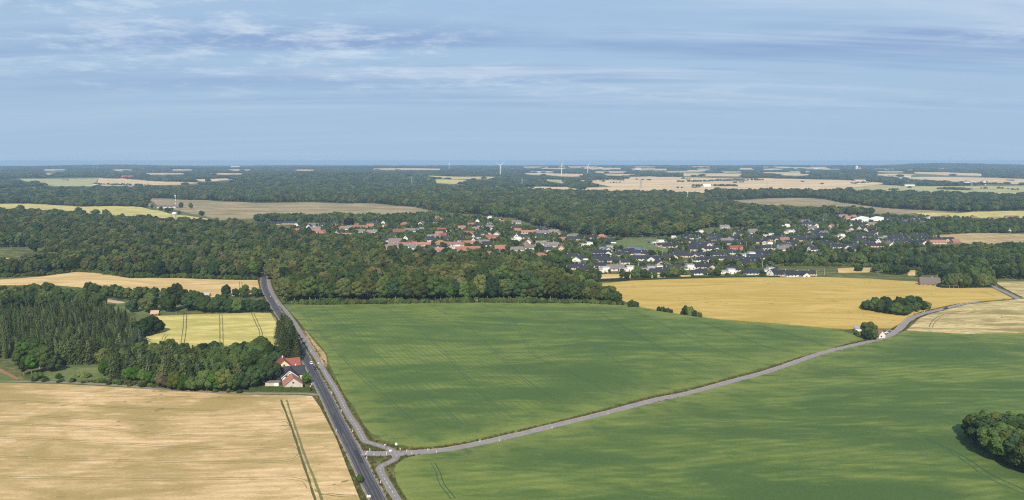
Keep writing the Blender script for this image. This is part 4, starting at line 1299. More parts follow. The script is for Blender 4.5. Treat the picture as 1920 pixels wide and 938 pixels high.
# kind, photo position of the foot, turn in degrees (90 shows the gable)
TOWN = '''D 494 421 4;D 505 421.5 6;D 518 421 3;D 532 420.5 5;D 545 420.5 2;W 558 424 80;W 580 428 85;G 588 425 10;R 593 437 8;B 607 438 70;L 601 443 5;B 560 436 20;W 606 424 20;B 629 428 75;W 632 440 88;R 638 433 15;L 650 443 4;
G 649 431 5;R 659 430 20;B 668 426 60;L 678 427 5;B 694 426 15;G 676 436 3;B 692 443 80;R 674 474 12;W 720 420 85;R 721 427 82;B 763 413 10;X 759 422 0;W 778 413 30;G 791 421 75;N 787 431 0;B 819 410 60;R 825 415 30;M 831 433 10;
W 761 449 85;W 726 453 20;G 741 455 5;L 745 460 3;L 729 468 5;G 735 464 8;G 765 465 10;G 779 467 12;L 790 461 4;W 806 453 20;G 812 447 5;X 826 458 0;E 815 466 0;L 828 472 3;L 852 461 4;F 853 466 0;V 826 480 8;V 744 481 10;W 862 453 40;R 867 476 35;L 871 469 3;
R 884 424 8;W 896 416 82;F 915 410 5;D 901 425 6;E 909 440 4;G 888 432 10;W 939 416 75;B 944 419 25;G 968 419 5;W 965 430 12;E 1010 431 5;B 970 435 30;L 989 438 3;W 969 447 85;D 979 447 8;F 966 451 2;W 889 454 80;W 893 447 50;L 880 457 5;L 882 469 4;R 913 482 55;
X 967 481 0;X 1014 483 15;G 992 467 4;G 1017 460 6;G 1035 463 12;B 1054 452 20;G 1016 439 8;W 1019 450 60;G 1037 438 5;
G 1074 445 20;D 1073 450 3;D 1108 447 15;X 1128 446 0;F 1100 461 4;N 1136 467 3;V 1126 477 3;D 1128 483 4;E 1124 487 6;D 1140 491 8;E 1175 473 25;D 1196 477 6;E 1172 480 5;V 1204 488 2;F 1190 485 10;D 1224 488 -20;W 1171 495 10;H 1162 505 5;F 1175 508 4;
D 1081 504 12;W 1092 510 30;F 1128 510 12;G 1153 507 5;N 1212 506 3;F 1230 506 8;D 1238 513 -15;F 1233 457 10;E 1246 462 12;E 1255 464 20;
H 1286 454 8;E 1318 460 5;D 1334 458 20;F 1310 437 2;D 1336 446 -10;V 1331 469 4;D 1309 465 6;E 1366 458 8;D 1389 456 12;M 1379 467 3;T 1411 438 5;W 1383 442 30;G 1358 428 6;D 1408 450 4;E 1423 456 -12;D 1426 466 5;
H 1275 478 6;E 1290 482 -8;D 1315 480 10;D 1340 480 5;H 1368 476 4;V 1358 487 3;E 1377 489 5;V 1315 490 8;D 1328 488 -5;E 1401 490 8;F 1403 481 4;H 1421 475 6;V 1423 486 -10;D 1404 497 5;H 1270 505 10;F 1287 505 5;E 1317 503 12;
H 1314 514 3;F 1364 513 3;H 1375 508 6;H 1409 514 8;D 1246 510 25;F 1439 510 5;V 1490 518 12;D 1512 516 5;W 1449 516 40;D 1468 517 8;
E 1444 451 5;B 1470 453 4;D 1484 456 6;H 1441 467 3;G 1473 466 10;V 1504 467 5;W 1490 436 50;F 1476 438 10;G 1509 418 5;E 1526 438 35;G 1543 439 5;D 1540 443 6;R 1558 427 60;W 1562 432 30;F 1574 445 5;D 1557 448 4;D 1509 452 3;D 1547 459 5;
V 1573 465 10;W 1578 453 70;D 1494 448 4;D 1521 447 6;G 1590 438 3;W 1595 426 70;W 1523 471 20;E 1614 423 5;G 1635 423 4;W 1616 431 30;W 1626 434 40;D 1667 412 5;E 1690 420 6;D 1723 421 8;D 1716 411 3;F 1739 411 4;D 1753 411 5;B 1771 410 8;
N 1653 447 10;D 1618 445 3;H 1610 454 5;D 1626 459 4;W 1647 456 60;H 1675 450 8;E 1689 447 10;D 1681 456 5;E 1691 453 20;D 1717 446 4;V 1716 457 6;H 1733 447 5;L 1754 457 3;B 1790 456 10;E 1761 452 5;D 1773 452 8;
B 1825 412 10;L 1864 411 5;L 1897 409 4;W 1889 417 40;W 1893 436 55;W 1881 431 30;R 1590 411 10;B 1600 409 30;G 1580 408 5'''
ZONES = [(556, 'in the western terrace'), (700, 'in the old village'), (872, 'behind the beech wood'), (1060, 'below the northern forest'), (1262, 'around the blue pond'),
         (1440, 'above the golden field'), (1605, 'west of the white hall'), (1742, 'behind the plantation strip'), (3000, 'at the eastern town edge')]
proto, order = {}, {}
KEEP_OUT = [f for f in FIELDS if 500 < np.mean([p[1] for p in f]) < 2200]


def in_box(q):
    return any(inside(f, [q.x], [q.y])[0] for f in KEEP_OUT)



houses = []
for item in TOWN.replace('\n', '').split(';'):
    k, px, py, rz = item.split()
    houses.append((k, float(px), float(py), float(rz)))
TOWN_OUT = [(p.x, p.y) for p in line_at([(560, 419), (720, 411), (834, 406), (900, 411), (980, 428), (1060, 442), (1150, 452), (1300, 446), (1400, 433), (1500, 415), (1600, 407), (1760, 409), (1900, 409), (1900, 420), (1660, 424), (1650, 440), (1740, 444), (1740, 457),
                                           (1600, 470), (1450, 472), (1435, 512), (1200, 512), (1130, 506), (1075, 500), (1040, 480), (860, 474), (720, 470), (700, 445), (600, 444)])]
taken = [ground_at(a[1], a[2]) for a in houses]
while len(houses) < 296:                                                # the smaller houses in between
    px, py = rnd.uniform(560, 1900), rnd.uniform(407, 512)
    q = ground_at(px, py)
    if inside(TOWN_OUT, [q.x], [q.y])[0] and not in_box(q) and min((q.x - t_.x) ** 2 + ((q.y - t_.y) * .8) ** 2 for t_ in taken) > 18 ** 2:
        taken.append(q)
        houses.append((rnd.choice('RGWMGWB' if px < 1060 else 'DEWHGVDF'), px, py, rnd.choice((5, 10, -10, 75, 85, 20))))
houses.sort(key=lambda a: a[1])
for k, px, py, rz in houses:
    p = ground_at(px, py)
    s_ = rnd.uniform(0.86, 1.10)
    if k not in proto:
        e = proto[k] = make_house(k)
        first = True
    else:
        e = copy_tree(proto[k])
    zone = next(z for x_, z in ZONES if px < x_)
    i = order[(k, zone)] = order.get((k, zone), 0) + 1
    e.location = (p.x, p.y, p.z)
    e.rotation_euler = (0, 0, math.radians(rz + rnd.uniform(-4, 4)))
    e.scale = (s_, s_, s_)
    tag(e, '%s %s, %s such from west' % (HD[k], zone, nth(i)), 'house', 'houses of the town')
    L_ = HK[k][1]
    u = Vector((p.x, p.y)).normalized()
    BLOCK.append((p.x, p.y, 0.40 * L_))
    for dd, rr_ in ((9, 0.36), (17, 0.30), (24, 0.2)):
        BLOCK.append((p.x - u.x * dd, p.y - u.y * dd, rr_ * L_))


def single(kind, px, py, rz, label, name='house', cat='house', s=1.0, group=None, spec=None, block=True):
    if spec:
        HK['_'] = spec
        kind = '_'
    e = make_house(kind, name)
    p = ground_at(px, py)
    e.location = p
    e.rotation_euler = (0, 0, math.radians(rz))
    e.scale = (s, s, s)
    tag(e, label, cat, group)
    if block:
        BLOCK.append((p.x, p.y, 0.45 * HK[kind][1] * s))
        BLOCK.append((p.x, p.y - 14 * s, 0.40 * HK[kind][1] * s))
    return e


# the white sawtooth hall
for px, py, label in ((1611, 415.5, 'white wedge roofed hall, larger half of the sawtooth pair'), (1641, 414, 'white wedge roofed hall, smaller half of the sawtooth pair')):
    p = ground_at(px, py)
    e = empty('sawtooth_hall', p, math.radians(4))
    k = 0.82 if px < 1620 else 0.68
    MB().prism([(-16 * k, -.4), (16 * k, -.4), (16 * k, 12 * k), (13 * k, 12 * k), (-16 * k, 2.5)], 'y', -12, 12).build('wall', 'wall_white', e)
    MB().prism([(-16.4 * k, 2.5), (13 * k, 12.1 * k), (13 * k, 12.6 * k), (-16.4 * k, 3.0)], 'y', -12.4, 12.4).build('roof', 'metal_white', e)
    MB().box((2, -12.1, 1.2), (2.4, .2, 2.4)).build('door', 'door_dark', e)
    tag(e, label, 'hall', 'sawtooth hall')
    BLOCK += [(p.x, p.y, 20), (p.x, p.y - 20, 18), (p.x, p.y - 40, 16)]

# farmhouses beside the main road
RD = 22.0
yel = single('_', 532, 697, RD + 90, 'yellow farmhouse with dark red tiled roof beside the firs', 'farmhouse', spec=('g', 11, 9.2, 4.0, 4.4, 'roof_darkred', 'wall_yellow'))
w2, r2 = gable_body(8.5, 7.5, 3.6, 3.9, axis='x')
a_, b_ = link('wing_wall', w2.mesh('wing_wall', 'wall_yellow'), yel), link('wing_roof', r2.mesh('wing_roof', 'roof_darkred'), yel)
for ob in (a_, b_):
    ob.location, ob.rotation_euler = (1.0, -5.0, -0.02), (0, 0, math.radians(-90))
mid = single('_', 550, 708, RD - 8, 'black roofed house with white bargeboards in the middle of the farmhouses', 'farmhouse', spec=('g', 12.5, 7.6, 3.0, 3.9, 'roof_black', 'wall_white'))
w2, r2 = gable_body(8, 8.6, 2.9, 3.6, axis='y')
a_, b_ = link('wing_wall', w2.mesh('wing_wall', 'wall_white'), mid), link('wing_roof', r2.mesh('wing_roof', 'roof_black'), mid)
for ob in (a_, b_):
    ob.location = (-1.2, -4.5, -0.02)
for sx in (-1, 1):
    bb = MB()
    bb.add([(-1.2 + sx * 4.85, -9.12, 2.35), (-1.2 + sx * 4.85, -9.12, 2.75), (-1.2, -9.12, 6.75), (-1.2, -9.12, 6.35), (-1.2 + sx * 4.85, -9.0, 2.35), (-1.2 + sx * 4.85, -9.0, 2.75), (-1.2, -9.0, 6.75), (-1.2, -9.0, 6.35)],
           [(0, 1, 2, 3), (4, 7, 6, 5), (0, 4, 5, 1), (1, 5, 6, 2), (2, 6, 7, 3), (3, 7, 4, 0)])
    bb.build('bargeboard', 'trim_white', mid)
window(mid, (-1.2, -8.56, 4.2), 1.4, 1.3, '-y')
window(mid, (-2.9, -8.56, 1.5), 1.6, 1.3, '-y')
window(mid, (.6, -8.56, 1.5), 1.6, 1.3, '-y')
MB().box((-1.2, -9.0, 3.25), (5.2, 1.1, .16)).build('balcony', 'trim_white', mid)
MB().box((-1.2, -9.5, 3.8), (5.2, .06, .9)).build('balcony_rail', 'wall_timber', mid)
front = single('_', 549, 726, RD + 90, 'weathered white plaster outbuilding with red tiled roof beside the hedge', 'farmhouse', spec=('g', 9.5, 9.8, 2.7, 3.9, 'roof_red', 'wall_plaster'))
single('N', 523, 713.5, 4, 'low black timber annex beside the farmhouses', 'annex', 'annex', 0.34, spec=('f', 20, 12, 6, 0, 'roof_felt', 'wall_timber'))
p = ground_at(512, 722)
e = empty('garage', p, math.radians(2))
MB().box((0, 0, .8), (7.6, 3.6, 2.2)).build('wall', 'wall_plaster', e)
MB().box((0, 0, 1.98), (8.0, 4.0, .16)).build('roof', 'roof_grey', e)
MB().box((2.4, -1.85, .85), (2.3, .12, 1.8)).build('door', 'trim_white', e)
tag(e, 'low pale flat roofed garage behind the clipped hedge', 'garage')
p = ground_at(474, 686)
e = empty('shed', p, 0.1)
MB().box((0, 0, 1.4), (7, 4.5, 3.6)).build('wall', 'wall_grey', e)
MB().prism([(-2.6, 3.2), (2.6, 3.8), (2.6, 4.0), (-2.6, 3.4)], 'x', -3.8, 3.8).build('roof', 'roof_pale', e)
tag(e, 'grey shed with pale roof amid the trees of the belt', 'shed')


def hedge(a, b, w, h, label, mat='leaf_dark'):
    A, B = ground_at(*a), ground_at(*b)
    d = Vector((B.x - A.x, B.y - A.y))
    L_ = d.length
    e = empty('hedge', A, math.atan2(d.y, d.x))
    n = int(L_ * (w + 2 * h) * 16)
    r = np.random.default_rng(int(L_))
    side = r.choice(3, n, p=(0.36, 0.28, 0.36))
    x_ = r.uniform(0, L_, n)
    u = r.uniform(0, 1, n)
    pos = np.where((side == 1)[:, None], np.stack([x_, (u - .5) * w, np.full(n, h)], -1), np.stack([x_, np.where(side == 0, -w / 2, w / 2), u * h], -1))
    nr = np.where((side == 1)[:, None], (0, 0, 1), np.stack([0 * x_, np.where(side == 0, -1., 1.), 0 * x_], -1))
    v_, q_ = cards(pos + r.normal(size=(n, 3)) * .06, unit(nr + .5 * r.normal(size=(n, 3))), r.uniform(.10, .22, n), r)
    link('leaves', mesh_np('leaves', v_, q_, None, mat), e)
    MB().box((L_ / 2, 0, h / 2 - .2), (L_, w * .92, h * .95 + .2)).build('core', mat, e)
    tag(e, label, 'hedge')


hedge((468, 733.5), (583, 734), 1.8, 2.0, 'clipped green hedge in front of the farmhouses', 'leaf_green')
hedge((1100, 529), (1180, 526.5), 2.6, 2.6, 'field hedge at the western corner of the golden field')
hedge((1180, 526.5), (1300, 522.6), 2.4, 2.2, 'field hedge below the white flat roofed villas')
hedge((1300, 522.6), (1462, 520.4), 3.0, 2.6, 'field hedge along the top of the golden field')
hedge((1215, 455), (1252, 466), 1.6, 1.6, 'clipped hedge beside the grassy green of the pond')
for i, (x_, y_) in enumerate(((582, 727), (585, 722.5))):
    p = ground_at(x_, y_)
    e = empty('gate_post', p)
    MB().box((0, 0, .5), (.4, .4, 1.3)).build('shaft', 'wall_white', e)
    MB().box((0, 0, 1.2), (.52, .52, .12)).build('cap', 'concrete', e)
    tag(e, 'white gate post by the farmhouse drive, %s the main road' % ('farther from' if i == 0 else 'nearer to'), 'post')

# barn, small farm and other single farms
barn = single('_', 1742, 535.5, -16, 'old barn with huge grey thatched roof beside the grove', 'barn', 'barn', spec=('g', 18, 10, 2.6, 5.6, 'roof_thatch', 'wall_barn'))
single('_', 1763, 530, 70, 'smaller grey roofed barn half hidden by the grove', 'barn', 'barn', spec=('g', 11, 8, 2.4, 4.0, 'roof_thatch', 'wall_barn'))
single('_', 1646, 632, 104, 'small red tiled farmhouse beside the side road', 'farmhouse', spec=('g', 8, 5.6, 2.4, 3.0, 'roof_red', 'wall_white'), block=False)
p = ground_at(1613, 621)
e = empty('shed', p, -0.15)
MB().box((0, 0, 1.0), (8, 4, 2.4)).build('wall', 'wall_white', e)
MB().prism([(-2.3, 2.2), (2.3, 2.9), (2.3, 3.05), (-2.3, 2.35)], 'x', -4.3, 4.3).build('roof', 'roof_pale', e)
tag(e, 'silver roofed shed behind the trees of the small farm', 'shed')
single('H', 53, 484, 5, 'white farmhouse with dark hip roof at the western forest', 'farmhouse', s=0.8)
single('W', 64, 492, 60, 'tiny white gabled house below the hip roofed farmhouse', s=0.45)
single('_', 385, 557, 3, 'white roofed garden house behind the pale field', 'garden_house', 'house', spec=('g', 8, 5, 2.2, 1.6, 'roof_pale', 'wall_white'))
single('_', 291, 591, 12, 'little brick red hut at the edge of the pale field', 'hut', 'hut', spec=('g', 5.5, 4.5, 1.8, 2.0, 'wall_barn', 'wall_brick'))
single('_', 311, 390.5, 4, 'long grey roofed barn of the far western farmstead', 'barn', 'barn', spec=('g', 40, 14, 4, 5, 'roof_grey', 'wall_white'))
single('W', 266, 384.5, 60, 'white house west of the long grey barn', 'farmhouse', s=1.1)
single('_', 278, 387.5, 40, 'cream gabled barn beside the long grey barn', 'barn', 'barn', spec=('g', 16, 11, 4, 5, 'roof_grey', 'wall_cream'))
single('_', 331, 391, 70, 'cream gabled stable at the end of the long grey barn', 'stable', 'barn', spec=('g', 16, 12, 3.4, 4, 'roof_grey', 'wall_cream'))
FARM = [('red barn among far western fields', 240, 335, 3, ('g', 75, 26, 9, 10, 'roof_darkred', 'rust_red')), ('dark shed on the far western field', 122, 339.5, 3, ('g', 34, 14, 5, 5, 'roof_felt', 'wall_grey')),
        ('long white shed before the far western field', 251, 352, 2, ('g', 52, 16, 5, 3, 'roof_pale', 'wall_white')), ('white farmhouse in the far western woods', 68, 357, 30, ('g', 20, 11, 6, 5, 'roof_grey', 'wall_white')),
        ('small white building at the end of the far tan field', 180, 348.5, 0, ('g', 24, 12, 5, 3, 'roof_pale', 'wall_white')), ('white farm building by the wooded hill', 789, 341, 40, ('g', 26, 14, 6, 6, 'roof_grey', 'wall_white')),
        ('second white farm building by the wooded hill', 801, 340, 10, ('g', 28, 14, 6, 6, 'roof_pale', 'wall_white')), ('red roofed farmhouse below the wooded hill', 812, 343.5, 20, ('g', 24, 13, 5, 6, 'roof_red', 'wall_white')),
        ('white domed barn in the tan plain', 1325, 351, 5, ('g', 36, 18, 6, 8, 'metal_white', 'wall_white')), ('pale shed beside the domed barn', 1332, 350, 5, ('g', 20, 12, 4, 3, 'roof_grey', 'wall_white')),
        ('long white barn by the western pylon of the green field', 1705, 349.5, 2, ('g', 52, 18, 8, 3, 'roof_pale', 'wall_white')), ('pale gabled barn among dark farm hedges', 1726, 346, 60, ('g', 30, 20, 8, 8, 'roof_pale', 'wall_grey')),
        ('white hall right of the dark farm hedges', 1816, 345.5, 3, ('g', 60, 20, 8, 4, 'metal_white', 'wall_white')), ('tall white farm tower house in the far east', 1844, 346.5, 80, ('g', 18, 15, 14, 7, 'roof_pale', 'wall_white')),
        ('red roofed farm on the eastern plain', 1612, 340, 4, ('g', 60, 20, 6, 7, 'rust_red', 'wall_white')), ('white farm by the eastern plain woods', 1660, 333.5, 30, ('g', 34, 20, 8, 8, 'roof_pale', 'wall_white')),
        ('white long sheds by the eastern plain woods', 1673, 333.5, 3, ('g', 60, 20, 6, 4, 'roof_pale', 'wall_white')), ('white barn at the foot of the eastern hills', 1765, 319, 10, ('g', 70, 30, 10, 6, 'roof_pale', 'wall_white')),
        ('white house row leftmost below the eastern hills', 1706, 322.5, 20, ('g', 44, 26, 10, 10, 'roof_red', 'wall_white')), ('white gable house in the dark eastern woods', 1548, 335, 80, ('g', 22, 18, 5, 8, 'roof_pale', 'wall_white')),
        ('white hall on the western horizon', 442, 315.5, 0, ('g', 110, 40, 20, 10, 'roof_pale', 'wall_white')), ('white shed before the last turbine field', 1125, 315.8, 4, ('g', 60, 26, 9, 5, 'roof_pale', 'wall_white')),
        ('white farm among hedges east of the turbines', 1196, 318.5, 12, ('g', 60, 28, 12, 8, 'roof_pale', 'wall_white')), ('pale sheds under the pylon row', 1700, 331.5, 4, ('g', 50, 20, 6, 4, 'roof_pale', 'wall_white')),
        ('pale farm sheds west of the church', 1530, 317.3, 5, ('g', 70, 28, 9, 5, 'roof_pale', 'wall_white')), ('white sheds by the long narrow field', 935, 329.5, 3, ('g', 50, 18, 6, 4, 'roof_pale', 'wall_white'))]
for lb, px, py, rz, sp in FARM:
    single('_', px, py, rz, lb, 'farm_building', 'farm', spec=sp, group='distant farm buildings')
# the white church
p = ground_at(1610, 319.5)
e = empty('church', p, 0.2)
w_, r_ = gable_body(46, 22, 14, 16)
w_.build('nave_wall', 'wall_white', e)
r_.build('nave_roof', 'roof_red', e)
MB().box((-26, 0, 17), (18, 18, 36)).build('tower', 'wall_white', e)
MB().prism([(-9.5, 35), (9.5, 35), (0, 46)], 'x', -35.5, -16.5).build('tower_roof', 'wall_white', e)
tag(e, 'white village church with stepped tower near the coast', 'church')
BLOCK += [(p.x, p.y, 60), (p.x - 30, p.y - 60, 60), (p.x - 60, p.y - 130, 50)]

# ------------------------------------------------------------------ turbines, pylons, masts, poles
def tapered(h, r0, r1, n=12):
    return MB().tube([(0, 0, -1), (0, 0, h * .5), (0, 0, h)], [r0, (r0 + r1) / 2, r1], n)


for i, (px, yb, yh, a0, lab) in enumerate(((842, 319, 308, .4, 'white wind turbine farthest west, standing alone'), (938, 331, 310, .9, 'white wind turbine left of the pair, tallest of all'), (1053, 328.6, 311, 0.05, 'white wind turbine with one blade pointing straight up'),
                                           (1102, 328.3, 312, .25, 'white wind turbine farthest east of the row'))):
    p = ground_at(px, yb)
    h = (yb - yh) * p.y / F
    e = empty('wind_turbine', p, 0.25)
    tapered(h, h * .034, h * .022).build('tower', 'metal_white', e)
    MB().box((0, -h * .02, h + h * .012), (h * .05, h * .13, h * .05)).build('nacelle', 'metal_white', e)
    hub = MB().tube([(0, -h * .115, h + h * .012), (0, -h * .085, h + h * .012)], [h * .012, h * .026], 8).build('hub', 'metal_white', e)
    bl = MB()
    R_ = h * .52
    for k in range(3):
        a = a0 + k * 2.0944
        s_, c_ = math.sin(a), math.cos(a)
        b = MB()
        z0, y0 = h + h * .012, -h * .1
        pts = [(0.0, .018), (.10, .030), (.25, .028), (.6, .018), (1.0, .005)]
        vv = []
        for u, w in pts:
            for q, dy in ((-.35, 0.0), (.65, .006)):
                vv.append((s_ * R_ * u + c_ * w * h * q, y0 + dy * h, z0 + c_ * R_ * u - s_ * w * h * q))
            for q, dy in ((.65, -.006), (-.35, -.006)):
                vv.append((s_ * R_ * u + c_ * w * h * q, y0 + dy * h, z0 + c_ * R_ * u - s_ * w * h * q))
        ff = []
        for j in range(4):
            for m_ in range(4):
                n_ = (m_ + 1) % 4
                ff.append((j * 4 + m_, j * 4 + n_, j * 4 + 4 + n_, j * 4 + 4 + m_))
        b.add(vv, ff + [(0, 1, 2, 3), (19, 18, 17, 16)])
        b.build('blade', 'metal_white', e)
    tag(e, lab, 'wind turbine', 'wind turbines')
    BLOCK.append((p.x, p.y, 30))


def lattice(e, h, b0, b1, t_, arms, mat):
    leg_t = lambda z: b0 + (b1 - b0) * z / h
    for sx in (-1, 1):
        for sy in (-1, 1):
            MB().tube([(sx * b0, sy * b0, -.5), (sx * b1, sy * b1, h)], [t_, t_ * .8], 4).build('leg', mat, e)
    br = MB()
    n = 6
    for k in range(n):
        z0, z1 = h * k / n, h * (k + 1) / n
        a, b = leg_t(z0), leg_t(z1)
        for (x0, y0), (x1, y1) in (((-1, -1), (1, -1)), ((1, -1), (-1, -1)), ((-1, 1), (1, 1)), ((1, 1), (-1, 1)), ((-1, -1), (-1, 1)), ((1, 1), (1, -1))):
            br.tube([(x0 * a, y0 * a, z0), (x1 * b, y1 * b, z1)], [t_ * .55] * 2, 4)
    br.build('bracing', mat, e)
    for z, w in arms:
        MB().tube([(-w, 0, z), (0, 0, z + t_ * 3), (w, 0, z)], [t_ * .5, t_, t_ * .5], 4).build('crossarm', mat, e)


surf('steel_grey', (0.30, 0.31, 0.32), 0.6, 0.3, var=0.1)
for i, (px, yb, yt, lab) in enumerate(((1201.5, 354, 336, 'steel pylon standing in the tan plain'), (1695, 359, 345.5, 'steel pylon west of the pair in the pale green field'), (1821, 360, 343.5, 'steel pylon east of the pair in the pale green field'),
                                       (772, 349, 331, 'grey steel pylon above the western forest'), (1438, 352, 342, 'small steel pylon behind the eastern forest band'), (979, 350, 334, 'faint steel pylon above the central forest'))):
    p = ground_at(px, yb)
    h = (yb - yt) * p.y / F
    e = empty('electricity_pylon', p, 0.3)
    lattice(e, h, h * .10, h * .02, h * .011, ((h * .72, h * .22), (h * .86, h * .28), (h * .97, h * .16)), 'steel_grey')
    tag(e, lab, 'pylon', 'electricity pylons')
for px, yb, yt, lab in ((329.5, 386, 368, 'red and white mast behind the far western farmstead'), (1289, 378, 361, 'red and white antenna mast rising from the northern forest')):
    p = ground_at(px, yb)
    h = (yb - yt) * p.y / F
    e = empty('mast', p)
    for k in range(6):
        z = h * k / 6
        MB().tube([(0, 0, z - (.5 if k == 0 else 0)), (0, 0, z + h / 6)], [h * .03, h * .03], 8).build('section', 'metal_white' if k % 2 else 'rust_red', e)
    MB().tube([(0, 0, h), (0, 0, h * 1.12)], [h * .06, h * .06], 8).build('head', 'metal_white', e)
    tag(e, lab, 'mast')
p = ground_at(327.5, 411)
e = empty('storage_dome', p)
vv, ff = ICO_V, ICO_F
bm = bmesh.new()
bmesh.ops.create_uvsphere(bm, u_segments=20, v_segments=10, radius=4.6)
me = bpy.data.meshes.new('shell')
bm.to_mesh(me)
bm.free()
me.materials.append(MATS['metal_white'])
so = link('shell', me, e, (0, 0, 12.0))
so.scale = (1.1, 1.1, .7)
MB().tube([(0, 0, -.5), (0, 0, 9.5)], [3.2, 3.2], 14).build('base', 'concrete', e)
tag(e, 'white rounded storage tank at the western forest edge', 'tank')
for px, yb, yt, lab, mt in ((300, 412, 396, 'grey chimney stack west of the white tank', 'concrete'), (322.5, 414, 394, 'rust brown mast beside the white tank', 'rust_red')):
    p = ground_at(px, yb)
    h = (yb - yt) * p.y / F
    e = empty('chimney_stack', p)
    tapered(h, .9 if mt == 'concrete' else .35, .7 if mt == 'concrete' else .25).build('shaft', mt, e)
    MB().tube([(0, 0, h), (0, 0, h + .6)], [1.0 if mt == 'concrete' else .45] * 2, 12).build('rim', mt, e)
    tag(e, lab, 'chimney')

POLES = [(746, 432.5), (756, 420), (760, 404), (795, 408), (832, 450), (841, 430), (844, 462), (863, 412), (869, 453), (760, 471), (841, 481), (892, 424), (919, 446), (930, 412), (994, 432), (1027, 479), (1037, 455), (1125, 445), (1142, 444),
         (1154.5, 477), (1197, 504), (1208, 474), (1212.5, 476), (1232, 480), (1241.5, 479), (1304.5, 491), (1309, 449), (1317, 438), (1367, 452), (1355, 470), (1373, 480), (1429.5, 501), (1430, 452), (1400, 462), (1446, 469), (1454, 456), (1465, 448),
         (1471, 447.5), (1508, 444), (1520.5, 467), (1570.5, 426), (1591, 453), (1599.5, 435), (1623, 453), (1643.5, 432.5), (1675, 458), (1695.5, 419), (1701.5, 417), (1707.5, 417), (1749.5, 450), (1729, 458), (1786.5, 423), (1793, 419),
         (1779, 417), (1530, 521), (1546, 516)]
pole0 = None
for i, (px, yb) in enumerate(POLES):
    p = ground_at(px, yb)
    if pole0 is None:
        e = pole0 = empty('lamp_post', p)
        MB().tube([(0, 0, -.4), (0, 0, 3.5), (0, 0, 7.6)], [.13, .11, .08], 6).build('pole', 'metal_white', e)
        MB().tube([(0, 0, 7.6), (0, -.9, 7.9)], [.06, .05], 5).build('arm', 'metal_white', e)
        MB().box((0, -1.15, 7.9), (.28, .7, .14)).build('lantern', 'metal_grey', e)
    else:
        e = copy_tree(pole0)
    e.location = p
    e.rotation_euler = (0, 0, rnd.uniform(0, 6.28))
    tag(e, 'thin pale lamp post among the town houses, %s from the west' % nth(i + 1), 'lamp post', 'lamp posts of the town')
    u = Vector((p.x, p.y)).normalized()
    BLOCK += [(p.x, p.y, 2), (p.x - u.x * 8, p.y - u.y * 8, 2)]

# ------------------------------------------------------------------ roadside furniture
post0 = None
POSTS = [(622.5, 738.5), (630.5, 809), (661.5, 810), (693.5, 845.5), (701.5, 854.5), (688, 860), (725, 852.5), (763, 847.5), (772.5, 852.5), (802.5, 845.5), (818.5, 850), (714, 906), (518.5, 566), (523.5, 573), (507, 557), (570, 685.5), (598, 690),
         (621, 737), (487.5, 530), (502.5, 527), (545, 610), (583, 660), (556, 630), (640, 772), (936, 828), (1035, 803.5), (1140, 779), (900, 829), (1728, 593), (1733, 585.5), (1764, 583)]
surf('post_orange', (0.70, 0.45, 0.10), 0.6, var=0.05)
surf('post_black', (0.03, 0.03, 0.03), 0.6)
for i, (px, yb) in enumerate(sorted(POSTS)):
    p = ground_at(px, yb)
    if post0 is None:
        e = post0 = empty('delineator_post', p)
        MB().prism([(-.09, -.3), (.09, -.3), (.09, 1.1), (-.09, .95)], 'y', -.07, .07).build('post', 'metal_white', e)
        MB().box((0, 0, .78), (.20, .16, .14)).build('band', 'post_black', e)
        MB().box((0, -.085, .78), (.07, .02, .11)).build('reflector', 'post_orange', e)
    else:
        e = copy_tree(post0)
    e.location = p
    e.scale = (1.3, 1.3, 1.15)
    tag(e, 'white roadside delineator post on the verge, %s from the west' % nth(i + 1), 'post', 'roadside delineator posts')


def sign(px, yb, h, w, hh, shape, label, mat='paint_white'):
    p = ground_at(px, yb)
    e = empty('road_sign', p)
    MB().tube([(0, .06, -.4), (0, .06, h + hh * .5)], [.05, .05], 6).build('post', 'metal_grey', e)
    b = MB()
    if shape == 'tri':
        b.prism([(-w / 2, h + hh / 2), (w / 2, h + hh / 2), (0, h - hh / 2)], 'y', -.03, .02)
        b.build('panel', 'rust_red', e)
        MB().prism([(-w * .41, h + hh * .44), (w * .41, h + hh * .44), (0, h - hh * .38)], 'y', -.045, -.032).build('face', mat, e)
    else:
        b.box((0, 0, h), (w, .05, hh)).build('panel', mat, e)
        MB().box((0, -.035, h), (w * .9, .012, hh * .06)).build('stripe', 'metal_grey', e)
    tag(e, label, 'sign')


sign(722, 842.5, 1.9, .9, .8, 'tri', 'give way triangle sign beside the cycle path bend')
sign(743, 841, 2.0, 1.0, 1.1, 'box', 'white square notice sign at the corner of the green field')
sign(750.5, 850.5, 1.9, .8, .7, 'tri', 'triangular road sign at the mouth of the side road')
sign(732, 848.5, .8, 1.0, .8, 'box', 'low white board where the cycle path crosses the side road')
sign(691.5, 937, 1.3, 1.5, .9, 'box', 'white roadside board at the lower end of the main road')
sign(597, 684, 1.0, .8, .8, 'box', 'small white board between road and cycle path near the cars')

# high seat of the hunters
p = ground_at(894, 568.6)
e = empty('hunting_hide', p)
for sx in (-.6, .6):
    for sy in (-.6, .6):
        MB().tube([(sx * 1.4, sy * 1.4, -.3), (sx, sy, 2.2)], [.07, .06], 5).build('leg', 'wall_barn', e)
MB().box((0, 0, 2.75), (1.5, 1.5, 1.2)).build('cabin', 'wall_barn', e)
MB().prism([(-.95, 3.3), (.95, 3.55), (.95, 3.65), (-.95, 3.4)], 'y', -.95, .95).build('roof', 'roof_felt', e)
MB().box((0, -.76, 2.95), (.9, .04, .35)).build('opening', 'post_black', e)
tag(e, 'wooden hunting hide on legs at the beech wood edge', 'hide')

